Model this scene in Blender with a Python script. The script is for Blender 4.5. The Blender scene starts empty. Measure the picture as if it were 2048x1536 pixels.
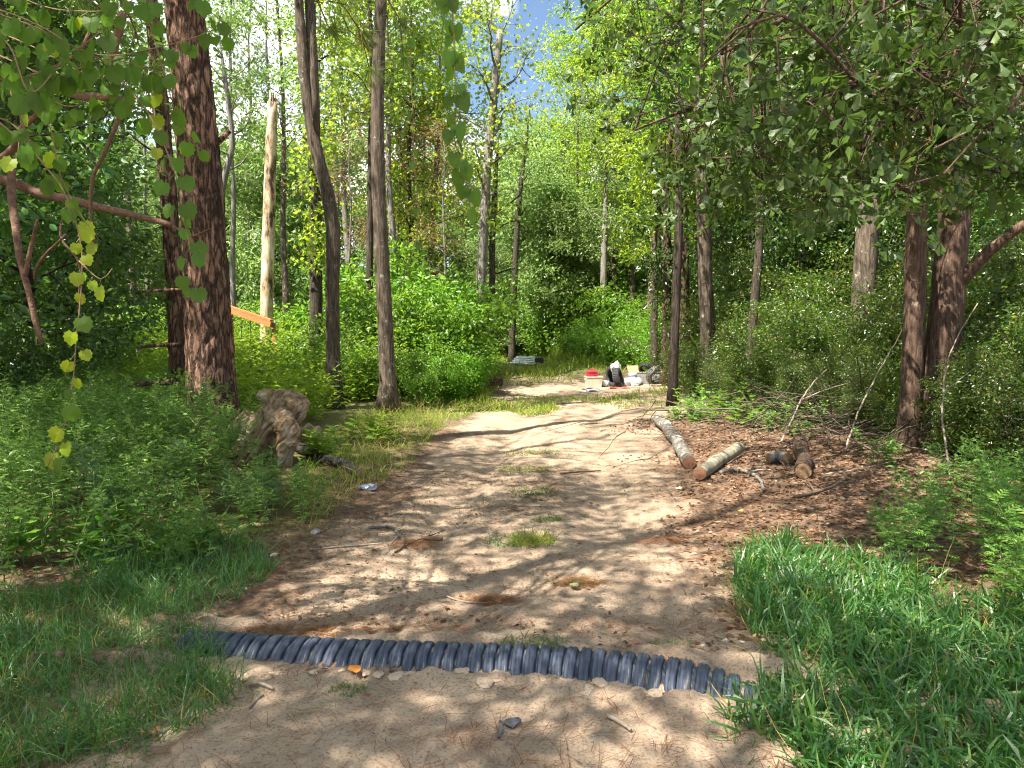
import bpy, math, random
import numpy as np
from mathutils import Vector

# ------------------------------------------------------------------ camera, world, sun, exposure
S = bpy.context.scene
COL = S.collection
FPX, HCAM, PITCH = 1420.0, 1.6, math.radians(4.35)     # focal length in 2048-px units, eye height, downward tilt
cam_d = bpy.data.cameras.new('camera'); cam = bpy.data.objects.new('camera', cam_d); COL.objects.link(cam)
cam.location = (0, 0, HCAM); cam.rotation_euler = (math.radians(90) - PITCH, 0, 0)
cam_d.sensor_width = 36.0; cam_d.lens = 36.0 * FPX / 2048.0; cam_d.clip_start = 0.05; cam_d.clip_end = 2000
S.camera = cam

SUN_EL = math.radians(59)
TO_SUN_H = np.array([-0.78, -0.62]); TO_SUN_H /= np.linalg.norm(TO_SUN_H)
TO_SUN = Vector((TO_SUN_H[0]*math.cos(SUN_EL), TO_SUN_H[1]*math.cos(SUN_EL), math.sin(SUN_EL)))
sl = bpy.data.lights.new('sun', 'SUN'); sl.energy = 5.0; sl.angle = math.radians(0.53); sl.color = (1.0, 0.93, 0.80)
so = bpy.data.objects.new('sun', sl); COL.objects.link(so); so.location = (-20, -8, 40)
so.rotation_euler = TO_SUN.to_track_quat('Z', 'Y').to_euler()

W = bpy.data.worlds.new('World'); S.world = W; W.use_nodes = True
wn, wl = W.node_tree.nodes, W.node_tree.links
wn.clear()
w_out = wn.new('ShaderNodeOutputWorld'); w_bg = wn.new('ShaderNodeBackground'); w_sky = wn.new('ShaderNodeTexSky')
w_sky.sky_type = 'NISHITA'; w_sky.sun_disc = False; w_sky.sun_elevation = SUN_EL
w_sky.sun_rotation = math.atan2(TO_SUN_H[0], TO_SUN_H[1])
w_sky.air_density = 1.0; w_sky.dust_density = 0.4; w_sky.ozone_density = 2.2
w_bg.inputs['Strength'].default_value = 0.055
# scattered fair-weather clouds, the same all round the sky
w_tc = wn.new('ShaderNodeTexCoord'); w_map = wn.new('ShaderNodeMapping'); w_map.inputs['Scale'].default_value = (1.0, 1.0, 1.9)
w_map.inputs['Location'].default_value = (3.2, 1.1, 0.4)
w_no = wn.new('ShaderNodeTexNoise'); w_no.inputs['Scale'].default_value = 2.2; w_no.inputs['Detail'].default_value = 7; w_no.inputs['Roughness'].default_value = 0.58
w_rp = wn.new('ShaderNodeValToRGB'); w_rp.color_ramp.elements[0].position = 0.49; w_rp.color_ramp.elements[1].position = 0.64
w_mx = wn.new('ShaderNodeMix'); w_mx.data_type = 'RGBA'
w_mx.inputs[7].default_value = (17.5, 17.7, 18.0, 1)
wl.new(w_tc.outputs['Generated'], w_map.inputs['Vector']); wl.new(w_map.outputs[0], w_no.inputs['Vector'])
wl.new(w_no.outputs['Fac'], w_rp.inputs['Fac']); wl.new(w_rp.outputs['Color'], w_mx.inputs[0])
wl.new(w_sky.outputs[0], w_mx.inputs[6]); wl.new(w_mx.outputs[2], w_bg.inputs['Color']); wl.new(w_bg.outputs[0], w_out.inputs['Surface'])

S.view_settings.view_transform = 'Standard'; S.view_settings.look = 'None'
S.view_settings.exposure = 2.05; S.view_settings.gamma = 1.0; S.view_settings.use_curve_mapping = False
S.render.engine = 'CYCLES'
cy = S.cycles
cy.use_light_tree = False; cy.max_bounces = 5; cy.diffuse_bounces = 3; cy.glossy_bounces = 1; cy.transmission_bounces = 3; cy.use_adaptive_sampling = True; cy.adaptive_threshold = 0.02; cy.filter_width = 1.15; cy.denoising_prefilter = 'NONE'; cy.transparent_max_bounces = 6
cy.use_denoising = True; cy.sample_clamp_indirect = 6.0
cy.caustics_reflective = False; cy.caustics_refractive = False

# ------------------------------------------------------------------ numeric helpers
rng = np.random.default_rng(11)
random.seed(11)
CA, SA = math.cos(PITCH), math.sin(PITCH)
def ray(px, py):
    u = (px - 1024.0)/FPX; v = (768.0 - py)/FPX
    return np.array([u, v*SA + CA, v*CA - SA])
def P(px, py, D):                      # the point D metres ahead on the line of sight
    d = ray(px, py); return np.array([0, 0, HCAM]) + d*(D/d[1])
def unit(a):
    return a/np.maximum(np.linalg.norm(a, axis=-1, keepdims=True), 1e-9)
_T = np.random.default_rng(5).random((256, 256))
def vn2(x, y, s, seed=0):              # value noise, -1..1
    x = np.asarray(x, float)*s + seed*17.3; y = np.asarray(y, float)*s + seed*9.7
    xi = np.floor(x).astype(int); yi = np.floor(y).astype(int); fx = x - xi; fy = y - yi
    fx = fx*fx*(3-2*fx); fy = fy*fy*(3-2*fy)
    g = lambda a, b: _T[a & 255, b & 255]
    return 2*((g(xi, yi)*(1-fx) + g(xi+1, yi)*fx)*(1-fy) + (g(xi, yi+1)*(1-fx) + g(xi+1, yi+1)*fx)*fy) - 1
_T3 = np.random.default_rng(6).random((64, 64, 64))
def vn3(p, s, seed=0):
    q = p*s + seed*7.31; i = np.floor(q).astype(int); f = q - i; f = f*f*(3-2*f)
    g = lambda a, b, c: _T3[(i[:, 0]+a) & 63, (i[:, 1]+b) & 63, (i[:, 2]+c) & 63]
    fx, fy, fz = f[:, 0], f[:, 1], f[:, 2]
    l0 = (g(0,0,0)*(1-fx)+g(1,0,0)*fx)*(1-fy) + (g(0,1,0)*(1-fx)+g(1,1,0)*fx)*fy
    l1 = (g(0,0,1)*(1-fx)+g(1,0,1)*fx)*(1-fy) + (g(0,1,1)*(1-fx)+g(1,1,1)*fx)*fy
    return 2*(l0*(1-fz) + l1*fz) - 1
def sstep(a, b, x):
    t = np.clip((x-a)/(b-a), 0, 1); return t*t*(3-2*t)

# the track: centre line and half width by distance
def road_c(y): return np.interp(y, [-5, 0, 3.8, 6.7, 9, 12, 16, 20, 25, 32, 60], [-.1, -.1, -.15, .2, .45, .75, 1.3, 1.45, .7, .3, .3])
def road_w(y): return np.interp(y, [-5, 0, 3.0, 3.9, 6.7, 9, 12, 16, 20, 24, 28], [2.6, 2.4, 1.75, 1.5, 1.65, 1.75, 1.75, 1.7, 1.9, 1.3, 0.7])
def ground_z(x, y):
    x = np.asarray(x, float); y = np.asarray(y, float)
    d = x - road_c(y); w = road_w(y)
    z = 0.035*vn2(x, y, .45, 1) + 0.016*vn2(x, y, 1.7, 2) + 0.007*vn2(x, y, 5, 3)
    inroad = 1 - sstep(0.8, 1.25, np.abs(d)/w)
    far = sstep(4.2, 6.0, y)
    z = z - inroad*far*0.05 - far*0.055*np.exp(-((np.abs(d)-.72)/.27)**2)*(0.7+.5*vn2(x, y, .8, 4))
    z = z + 0.14*sstep(1.0, 2.4, np.abs(d)/w)*sstep(4, 7, y)*sstep(60, 20, y)
    z = z + inroad*0.006*vn2(x, y, 11, 5)
    z = z*sstep(0, 1, (np.abs(y-3.4)-.1)/.5 * .85 + .15) # quiet around the pipe
    return z
def G(px, py):
    d = ray(px, py); t = -HCAM/d[2]
    for _ in range(6):
        p = np.array([0, 0, HCAM]) + d*t; t += (float(ground_z(p[0], p[1])) - p[2])/d[2]
    return np.array([0, 0, HCAM]) + d*t
def onground(x, y, dz=0.0):
    return np.array([x, y, float(ground_z(x, y)) + dz])

class MB:
    """collects triangles; build() links them as one mesh object"""
    def __init__(s): s.v, s.f, s.m, s.n = [], [], [], 0
    def add(s, v, f, mat=0):
        v = np.asarray(v, float).reshape(-1, 3); f = np.asarray(f, int).reshape(-1, 3)
        s.v.append(v); s.f.append(f + s.n); s.m.append(np.full(len(f), mat, np.int32)); s.n += len(v); return s
    def arrays(s): return np.concatenate(s.v), np.concatenate(s.f), np.concatenate(s.m)
    def mesh(s, name, mats, smooth=False, origin=None):
        v, f, m = s.arrays()
        if origin is not None: v = v - np.asarray(origin)
        me = bpy.data.meshes.new(name)
        me.vertices.add(len(v)); me.vertices.foreach_set('co', v.astype(np.float32).ravel())
        me.loops.add(len(f)*3); me.loops.foreach_set('vertex_index', f.astype(np.int32).ravel())
        me.polygons.add(len(f)); me.polygons.foreach_set('loop_start', np.arange(len(f), dtype=np.int32)*3)
        try: me.polygons.foreach_set('loop_total', np.full(len(f), 3, np.int32))
        except Exception: pass
        me.polygons.foreach_set('material_index', m)
        me.polygons.foreach_set('use_smooth', np.full(len(f), bool(smooth)))
        for mt in (mats if isinstance(mats, (list, tuple)) else [mats]): me.materials.append(mt)
        me.update(calc_edges=True); me.validate()
        return me
    def build(s, name, mats, parent=None, smooth=False, origin=None):
        if origin is None and parent is not None:
            o_ = np.array(parent.location)
            if parent.parent is not None: o_ = o_ + np.array(parent.parent.location)
            origin = o_
        elif origin is None: origin = np.zeros(3)
        o = bpy.data.objects.new(name, s.mesh(name, mats, smooth, origin)); COL.objects.link(o)
        if parent is not None: o.parent = parent
        else: o.location = origin
        return o

def tag(o, label=None, cat=None, group=None, kind=None):
    if label: o['label'] = label
    if cat: o['category'] = cat
    if group: o['group'] = group
    if kind: o['kind'] = kind
    return o
def thing(name, loc, label, cat, group=None):
    o = bpy.data.objects.new(name, None); COL.objects.link(o); o.location = tuple(loc); o.empty_display_size = .2
    return tag(o, label, cat, group)
def dup(root):
    r = root.copy(); COL.objects.link(r)
    for ch in root.children:
        c = ch.copy(); COL.objects.link(c); c.parent = r
        for g in ch.children:
            d = g.copy(); COL.objects.link(d); d.parent = c
    return r
_used = set()
def spawn(proto, loc, rz=0, sc=1.0, label=None, group=None, name=None):
    o = proto if proto.name not in _used else dup(proto)
    _used.add(proto.name)
    o.location = tuple(loc); o.rotation_euler = (0, 0, rz)
    o.scale = (sc, sc, sc) if np.isscalar(sc) else tuple(sc)
    if label: o['label'] = label
    if group: o['group'] = group
    return o

def tube(pts, rad, sides=6, cap=True, lump=0.0, seed=0, twist=0, bark=0.0):
    pts = np.asarray(pts, float); n = len(pts); rad = np.broadcast_to(np.asarray(rad, float), (n,))
    t = unit(np.gradient(pts, axis=0)); ref = np.array([0.0, 0, 1]) if abs(t[0][2]) < .9 else np.array([0.0, 1, 0])
    a = unit(np.cross(ref, t[0])); V = []
    ang = np.arange(sides)*2*math.pi/sides
    for i in range(n):
        a = unit(a - t[i]*np.dot(a, t[i])); b = np.cross(t[i], a)
        th = ang + twist*i
        r = rad[i]*np.ones(sides)
        ring = pts[i] + r[:, None]*(np.cos(th)[:, None]*a + np.sin(th)[:, None]*b)
        V.append(ring)
    V = np.concatenate(V)
    if lump:
        c = np.repeat(pts, sides, axis=0); dv = V - c
        V = c + dv*(1 + lump*vn3(V, 5, seed) + .6*lump*vn3(V*np.array([1, 1, .35]), 16, seed+3))[:, None]
    if bark:
        c = np.repeat(pts, sides, axis=0); dv = unit(V - c); w_ = V + .03*np.stack([vn3(V, 6, 21), vn3(V, 6, 22), vn3(V, 6, 23)], -1); g_ = w_*np.array([1, 1, .22])
        h_ = np.minimum(np.abs(vn3(g_, 15, 31)), .35)/.35; h2 = np.minimum(np.abs(vn3(w_*np.array([1, 1, .5]), 13, 32)), .25)/.25; V = V + dv*(bark*(np.minimum(h_, .35+.65*h2) - .6) + .3*bark*vn3(g_, 40, 33))[:, None]
    i = np.arange(n-1)[:, None]*sides; j = np.arange(sides)[None]; k = (j+1) % sides
    q = np.stack([i+j, i+k, i+sides+k, i+sides+j], -1).reshape(-1, 4)
    f = np.concatenate([q[:, [0, 1, 2]], q[:, [0, 2, 3]]])
    if cap:
        c0, c1 = len(V), len(V)+1; V = np.concatenate([V, pts[:1], pts[-1:]])
        jj = np.arange(sides); kk = (jj+1) % sides
        f = np.concatenate([f, np.stack([np.full(sides, c0), kk, jj], -1), np.stack([np.full(sides, c1), (n-1)*sides+jj, (n-1)*sides+kk], -1)])
    return V, f
def resample(pts, step):
    pts = np.asarray(pts, float); n = len(pts)
    if n == 2: return pts[0] + (pts[1]-pts[0])*np.linspace(0, 1, max(2, int(np.linalg.norm(pts[1]-pts[0])/step)+1))[:, None]
    # Catmull-Rom
    ext = np.concatenate([[2*pts[0]-pts[1]], pts, [2*pts[-1]-pts[-2]]]); out = []
    for i in range(1, n):
        p0, p1, p2, p3 = ext[i-1], ext[i], ext[i+1], ext[i+2]
        m = max(1, int(np.linalg.norm(p2-p1)/step))
        for t in np.arange(m)/m:
            out.append(.5*((2*p1)+(-p0+p2)*t+(2*p0-5*p1+4*p2-p3)*t*t+(-p0+3*p1-3*p2+p3)*t**3))
    out.append(pts[-1]); return np.array(out)
def box(c, s, R=None):
    c = np.asarray(c, float); h = np.asarray(s, float)/2
    v = np.array([[x, y, z] for z in (-1, 1) for y in (-1, 1) for x in (-1, 1)])*h
    if R is not None: v = v @ np.asarray(R).T
    f = [[0,2,3],[0,3,1],[4,5,7],[4,7,6],[0,1,5],[0,5,4],[2,6,7],[2,7,3],[0,4,6],[0,6,2],[1,3,7],[1,7,5]]
    return v + c, np.array(f)
def rotz(a): c, s = math.cos(a), math.sin(a); return np.array([[c,-s,0],[s,c,0],[0,0,1]])
def roty(a): c, s = math.cos(a), math.sin(a); return np.array([[c,0,s],[0,1,0],[-s,0,c]])
def rotx(a): c, s = math.cos(a), math.sin(a); return np.array([[1,0,0],[0,c,-s],[0,s,c]])

# ------------------------------------------------------------------ leaf outlines (x width, y length, z normal)
def fan(outline, z=None):
    o = np.asarray(outline, float); n = len(o)
    v = np.zeros((n+1, 3)); v[0] = (0, .5, 0.0); v[1:, :2] = o
    v[1:, 2] = .16*np.abs(o[:, 0]) - .12*o[:, 1]**2 if z is None else z
    return v, np.array([[0, 1+i, 1+(i+1) % n] for i in range(n)])
DIAMOND = (np.array([[0,0,0],[.26,.48,.08],[0,1,-.14],[-.26,.48,.08]]), np.array([[0,1,2],[0,2,3]]))
OVAL = (np.array([[0,0,0],[.27,.3,.07],[.22,.68,.03],[0,1,-.15],[-.22,.68,.03],[-.27,.3,.07]]), np.array([[0,1,2],[0,2,3],[0,3,4],[0,4,5]]))
LANCE = (np.array([[0,0,0],[.11,.4,.04],[0,1,-.16],[-.11,.4,.04]]), np.array([[0,1,2],[0,2,3]]))
def sym(half): return half + [(-x, y) for x, y in reversed(half) if abs(x) > 1e-6]
OAK = fan(sym([(0,0),(.03,.14),(.09,.4),(.17,.62),(.25,.76),(.22,.87),(.12,.9),(.09,.98),(0,1.0)]))
STAR = fan(sym([(0,0),(.14,.1),(.5,.06),(.24,.32),(.52,.6),(.17,.55),(0,1.0)]))
HEART = fan(sym([(0,.1),(.12,0),(.3,-.02),(.44,.12),(.47,.32),(.38,.58),(.2,.84),(0,1.05)]))
def _grape():
    h = [(0, .12)]
    for i in range(9):
        a = math.radians(-62 + i*17.5); r = .52*(1.0 if i % 2 == 0 else .86)*(1+.12*(i/8))
        h.append((r*math.cos(a), .45 + r*math.sin(a)))
    h.append((0, 1.06)); return fan(sym(h))
GRAPE = _grape()
def _ragweed():
    V, T = [], []
    def lobe(b, ang, ln, w):
        d = np.array([math.sin(ang), math.cos(ang)]); n = np.array([d[1], -d[0]]); k = len(V)
        for q, z in ((b, 0), (b+d*ln*.45+n*w, .03), (b+d*ln, -.05), (b+d*ln*.45-n*w, .03)): V.append((q[0], q[1], z-.1*q[1]**2))
        T.extend([[k, k+1, k+2], [k, k+2, k+3]])
    lobe(np.array([0, 0.0]), 0, 1.0, .05)
    for y, ln in ((.2, .32), (.4, .42), (.6, .34), (.78, .2)):
        lobe(np.array([0, y]), .95, ln, .055); lobe(np.array([0, y]), -.95, ln, .055)
    return np.array(V), np.array(T)
RAG = _ragweed()
def inst(tmpl, pos, axis, nrm, size):
    V, F = tmpl; pos = np.asarray(pos, float); N = len(pos); k = len(V)
    a = unit(np.asarray(axis, float)); n = np.asarray(nrm, float); n = unit(n - a*np.sum(a*n, 1, keepdims=True)); x = np.cross(a, n)
    size = np.broadcast_to(np.asarray(size, float), (N,)) if np.ndim(size) < 2 else np.asarray(size, float)
    if size.ndim == 1: size = np.repeat(size[:, None], 3, 1)
    L = V[None]*size[:, None, :]
    v = L[..., 0:1]*x[:, None] + L[..., 1:2]*a[:, None] + L[..., 2:3]*n[:, None] + pos[:, None]
    f = F[None] + (np.arange(N)*k)[:, None, None]
    return v.reshape(-1, 3), f.reshape(-1, 3)
def rdir(n, r=None):
    r = r or rng; return unit(r.normal(size=(n, 3)))

# ------------------------------------------------------------------ materials
def new_mat(name):
    m = bpy.data.materials.new(name); m.use_nodes = True; nt = m.node_tree; nt.nodes.clear()
    out = nt.nodes.new('ShaderNodeOutputMaterial'); return m, nt, out
def N(nt, t, **kw):
    n = nt.nodes.new(t)
    for k, v in kw.items():
        if k in n.inputs: n.inputs[k].default_value = v
        else: setattr(n, k, v)
    return n
def ramp(nt, stops, src, mode='LINEAR'):
    r = nt.nodes.new('ShaderNodeValToRGB'); cr = r.color_ramp; cr.interpolation = mode
    while len(cr.elements) < len(stops): cr.elements.new(.5)
    for e, (p, c) in zip(cr.elements, stops): e.position = p; e.color = (*c, 1) if len(c) == 3 else c
    nt.links.new(src, r.inputs['Fac']); return r.outputs['Color']
def leaf_mat(name, stops, trans, tf=.42, rough=.48, spec=.35, dead=None, vary=.35):
    m, nt, out = new_mat(name)
    g = N(nt, 'ShaderNodeNewGeometry'); oi = N(nt, 'ShaderNodeObjectInfo')
    c = ramp(nt, stops, g.outputs['Random Per Island'])
    hs = N(nt, 'ShaderNodeHueSaturation', Saturation=1.14); nt.links.new(c, hs.inputs['Color'])
    mr = N(nt, 'ShaderNodeMapRange'); mr.inputs[3].default_value = 1-vary; mr.inputs[4].default_value = 1+vary
    nt.links.new(oi.outputs['Random'], mr.inputs[0]); nt.links.new(mr.outputs[0], hs.inputs['Value'])
    mh = N(nt, 'ShaderNodeMapRange'); mh.inputs[3].default_value = .485; mh.inputs[4].default_value = .51
    nt.links.new(oi.outputs['Random'], mh.inputs[0]); nt.links.new(mh.outputs[0], hs.inputs['Hue'])
    b = N(nt, 'ShaderNodeBsdfDiffuse'); gl_ = N(nt, 'ShaderNodeBsdfGlossy', Roughness=rough); t = N(nt, 'ShaderNodeBsdfTranslucent')
    mt = N(nt, 'ShaderNodeMix', data_type='RGBA'); mt.inputs[0].default_value = .6; mt.inputs[7].default_value = (*trans, 1)
    hs2 = N(nt, 'ShaderNodeHueSaturation', Value=2.0); nt.links.new(hs.outputs[0], hs2.inputs['Color']); nt.links.new(hs2.outputs[0], mt.inputs[6])
    nt.links.new(hs.outputs[0], b.inputs['Color']); nt.links.new(mt.outputs[2], t.inputs['Color'])
    mx = N(nt, 'ShaderNodeMixShader'); mx.inputs[0].default_value = tf
    nt.links.new(b.outputs[0], mx.inputs[1]); nt.links.new(t.outputs[0], mx.inputs[2])
    m3 = N(nt, 'ShaderNodeMixShader'); m3.inputs[0].default_value = spec*.10; nt.links.new(mx.outputs[0], m3.inputs[1]); nt.links.new(gl_.outputs[0], m3.inputs[2])
    nt.links.new(m3.outputs[0], out.inputs['Surface'])
    return m
def plain(name, col, rough=.7, col2=None, scale=8, bump=0.0, bscale=40, metal=0, spec=.4, stretch=(1,1,1), detail=5):
    m, nt, out = new_mat(name); b = N(nt, 'ShaderNodeBsdfPrincipled', Roughness=rough, Metallic=metal); b.inputs['Specular IOR Level'].default_value = spec
    tc = N(nt, 'ShaderNodeTexCoord'); mp = N(nt, 'ShaderNodeMapping'); mp.inputs['Scale'].default_value = stretch; nt.links.new(tc.outputs['Object'], mp.inputs[0])
    no = N(nt, 'ShaderNodeTexNoise', Scale=scale, Detail=detail, Roughness=.65); nt.links.new(mp.outputs[0], no.inputs['Vector'])
    c = ramp(nt, [(.33, col), (.66, col2 or col)], no.outputs['Fac']); nt.links.new(c, b.inputs['Base Color'])
    if bump:
        n2 = N(nt, 'ShaderNodeTexNoise', Scale=bscale, Detail=4); nt.links.new(mp.outputs[0], n2.inputs['Vector'])
        bp = N(nt, 'ShaderNodeBump', Strength=bump, Distance=.02); nt.links.new(n2.outputs['Fac'], bp.inputs['Height']); nt.links.new(bp.outputs[0], b.inputs['Normal'])
    nt.links.new(b.outputs[0], out.inputs['Surface']); return m
def bark_plate(name, crev, plate, plate2, sc=9, zs=.38, bump=1.0):
    m, nt, out = new_mat(name); lk = nt.links.new; b = N(nt, 'ShaderNodeBsdfPrincipled', Roughness=.9); b.inputs['Specular IOR Level'].default_value = .2
    tc = N(nt, 'ShaderNodeTexCoord'); mp = N(nt, 'ShaderNodeMapping'); mp.inputs['Scale'].default_value = (1, 1, zs); lk(tc.outputs['Object'], mp.inputs[0])
    nw = N(nt, 'ShaderNodeTexNoise', Scale=sc*.7, Detail=4, Roughness=.6); lk(mp.outputs[0], nw.inputs['Vector'])
    ad = N(nt, 'ShaderNodeVectorMath', operation='MULTIPLY_ADD'); k = 2.2/sc; ad.inputs[1].default_value = (k, k, k)
    lk(nw.outputs['Color'], ad.inputs[0]); lk(mp.outputs[0], ad.inputs[2])
    v = N(nt, 'ShaderNodeTexVoronoi', feature='DISTANCE_TO_EDGE', Scale=sc); lk(ad.outputs[0], v.inputs['Vector'])
    v2 = N(nt, 'ShaderNodeTexVoronoi', feature='F1', Scale=sc); lk(ad.outputs[0], v2.inputs['Vector'])
    fine = N(nt, 'ShaderNodeTexNoise', Scale=sc*3.2, Detail=6, Roughness=.75); lk(mp.outputs[0], fine.inputs['Vector'])
    big = N(nt, 'ShaderNodeTexNoise', Scale=2.2, Detail=4); lk(tc.outputs['Object'], big.inputs['Vector'])
    sp = N(nt, 'ShaderNodeSeparateColor'); lk(v2.outputs['Color'], sp.inputs[0])
    av = N(nt, 'ShaderNodeMath', operation='MULTIPLY_ADD'); av.inputs[1].default_value = .45; lk(sp.outputs[0], av.inputs[0])
    fm = N(nt, 'ShaderNodeMath', operation='MULTIPLY'); fm.inputs[1].default_value = .75; lk(fine.outputs['Fac'], fm.inputs[0]); lk(fm.outputs[0], av.inputs[2])
    pc = ramp(nt, [(.25, crev), (.42, plate2), (.66, plate), (.9, tuple(min(1, q*1.35+.03) for q in plate))], av.outputs[0])
    fo = N(nt, 'ShaderNodeMath', operation='MULTIPLY_ADD'); fo.inputs[1].default_value = .32; lk(fine.outputs['Fac'], fo.inputs[0]); lk(v.outputs['Distance'], fo.inputs[2])
    em = N(nt, 'ShaderNodeMapRange'); em.inputs[1].default_value = .12; em.inputs[2].default_value = .34; lk(fo.outputs[0], em.inputs[0])
    mx = N(nt, 'ShaderNodeMix', data_type='RGBA'); mx.inputs[6].default_value = (*crev, 1); lk(pc, mx.inputs[7]); lk(em.outputs[0], mx.inputs[0])
    bg = ramp(nt, [(.3, (.72,.72,.74)), (.7, (1.15,1.1,1.05))], big.outputs['Fac']); mu = N(nt, 'ShaderNodeMix', data_type='RGBA', blend_type='MULTIPLY'); mu.inputs[0].default_value = 1.0; lk(mx.outputs[2], mu.inputs[6]); lk(bg, mu.inputs[7])
    lk(mu.outputs[2], b.inputs['Base Color'])
    hh = N(nt, 'ShaderNodeMath', operation='MULTIPLY_ADD'); hh.inputs[1].default_value = .6; lk(fine.outputs['Fac'], hh.inputs[0]); lk(em.outputs[0], hh.inputs[2])
    bp = N(nt, 'ShaderNodeBump', Strength=bump, Distance=.04); lk(hh.outputs[0], bp.inputs['Height']); lk(bp.outputs[0], b.inputs['Normal'])
    lk(b.outputs[0], out.inputs['Surface']); return m
def bark_furrow(name, dark, light, lichen, lich=.62, sc=22, zs=.12, bump=.9):
    m, nt, out = new_mat(name); b = N(nt, 'ShaderNodeBsdfPrincipled', Roughness=.88); b.inputs['Specular IOR Level'].default_value = .25
    tc = N(nt, 'ShaderNodeTexCoord'); mp = N(nt, 'ShaderNodeMapping'); mp.inputs['Scale'].default_value = (1, 1, zs); nt.links.new(tc.outputs['Object'], mp.inputs[0])
    n1 = N(nt, 'ShaderNodeTexNoise', Scale=sc, Detail=6, Roughness=.68); nt.links.new(mp.outputs[0], n1.inputs['Vector'])
    c = ramp(nt, [(.38, dark), (.52, tuple((a+b_)*.5 for a, b_ in zip(dark, light))), (.64, light), (.74, tuple(q*1.5 for q in light))], n1.outputs['Fac'])
    n2 = N(nt, 'ShaderNodeTexNoise', Scale=6.5, Detail=7, Roughness=.8); nt.links.new(tc.outputs['Object'], n2.inputs['Vector'])
    k = ramp(nt, [(lich, (0, 0, 0)), (lich+.07, (1, 1, 1))], n2.outputs['Fac'])
    mx = N(nt, 'ShaderNodeMix', data_type='RGBA'); nt.links.new(k, mx.inputs[0]); nt.links.new(c, mx.inputs[6]); mx.inputs[7].default_value = (*lichen, 1)
    nt.links.new(mx.outputs[2], b.inputs['Base Color'])
    bp = N(nt, 'ShaderNodeBump', Strength=bump, Distance=.03); nt.links.new(n1.outputs['Fac'], bp.inputs['Height']); nt.links.new(bp.outputs[0], b.inputs['Normal'])
    nt.links.new(b.outputs[0], out.inputs['Surface']); return m

M = {}
M['pine_bark'] = bark_plate('pine_bark', (.04,.026,.02), (.25,.145,.10), (.14,.085,.06), 15, .2)
M['pine_bark_far'] = bark_plate('pine_bark_grey', (.05,.038,.03), (.20,.15,.12), (.12,.09,.075), 8, .4, .6)
M['gum_bark'] = bark_furrow('gum_bark', (.04,.03,.022), (.15,.115,.085), (.32,.31,.26), .585, 30, .14)
M['dark_bark'] = bark_furrow('dark_bark', (.022,.017,.014), (.09,.068,.052), (.24,.23,.18), .61, 30, .14)
M['oak_bark'] = bark_furrow('oak_bark', (.04,.024,.016), (.135,.085,.06), (.26,.22,.16), .60, 34, .16)
M['grey_bark'] = bark_furrow('grey_bark', (.10,.09,.08), (.24,.22,.20), (.34,.34,.31), .58)
M['twig'] = plain('twig', (.045,.03,.022), .9, (.095,.068,.048), 14)
M['dead_limb'] = plain('dead_limb', (.085,.045,.03), .9, (.17,.095,.06), 18, .6, 60)
M['vine_stem'] = plain('vine_stem', (.17,.10,.06), .85, (.26,.17,.10), 10)
L_ = leaf_mat
M['oak_leaf'] = L_('oak_leaf', [(0, (.03,.055,.016)), (.6, (.05,.085,.024)), (1, (.085,.13,.035))], (.16,.27,.035), .34, .46, .3, vary=.05)
M['oak_leaf_old'] = L_('oak_leaf_withered', [(0, (.30,.13,.04)), (1, (.42,.24,.09))], (.4,.2,.06), .3, .7, .2, vary=.1)
M['grape_leaf'] = L_('grape_leaf', [(0, (.05,.105,.02)), (1, (.075,.14,.028))], (.24,.42,.03), .5, .5, .2, vary=.35)
M['grape_leaf_yellow'] = L_('grape_leaf_yellow', [(0, (.16,.22,.02)), (1, (.24,.30,.03))], (.5,.6,.05), .5, .45, .3, vary=.2)
M['gum_leaf'] = L_('gum_leaf', [(0, (.085,.15,.022)), (.7, (.145,.225,.03)), (1, (.23,.28,.04))], (.50,.60,.06), .54, .45)
M['shrub_leaf'] = L_('shrub_leaf', [(0, (.05,.12,.02)), (.7, (.10,.20,.032)), (1, (.17,.27,.045))], (.34,.52,.06), .48, .45)
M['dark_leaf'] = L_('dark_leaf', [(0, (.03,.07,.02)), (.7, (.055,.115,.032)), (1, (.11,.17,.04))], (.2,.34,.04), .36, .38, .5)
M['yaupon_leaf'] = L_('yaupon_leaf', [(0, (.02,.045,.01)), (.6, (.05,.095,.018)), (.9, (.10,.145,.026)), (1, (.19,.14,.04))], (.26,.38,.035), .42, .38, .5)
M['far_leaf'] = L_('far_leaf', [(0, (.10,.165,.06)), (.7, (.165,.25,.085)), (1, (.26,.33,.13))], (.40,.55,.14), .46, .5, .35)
M['pine_needle'] = L_('pine_needle', [(0, (.06,.12,.025)), (.8, (.12,.19,.04)), (1, (.22,.16,.05))], (.30,.42,.06), .35, .45, .4)
M['brown_needle'] = L_('brown_needle', [(0, (.13,.062,.03)), (1, (.24,.13,.07))], (.25,.12,.05), .2, .8, .2, vary=.1)
M['dead_foliage'] = L_('dead_foliage', [(0, (.16,.09,.06)), (1, (.27,.17,.11))], (.28,.16,.09), .25, .85, .15)
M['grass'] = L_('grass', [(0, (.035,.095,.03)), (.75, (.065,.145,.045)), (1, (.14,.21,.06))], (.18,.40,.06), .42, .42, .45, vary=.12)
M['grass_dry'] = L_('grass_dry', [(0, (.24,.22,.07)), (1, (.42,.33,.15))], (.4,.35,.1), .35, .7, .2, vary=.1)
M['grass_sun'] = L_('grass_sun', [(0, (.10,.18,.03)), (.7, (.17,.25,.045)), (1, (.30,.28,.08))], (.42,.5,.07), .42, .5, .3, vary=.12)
M['weed_leaf'] = L_('weed_leaf', [(0, (.075,.16,.04)), (.7, (.12,.225,.06)), (1, (.22,.31,.09))], (.34,.54,.09), .42, .45, .35, vary=.15)
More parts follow.
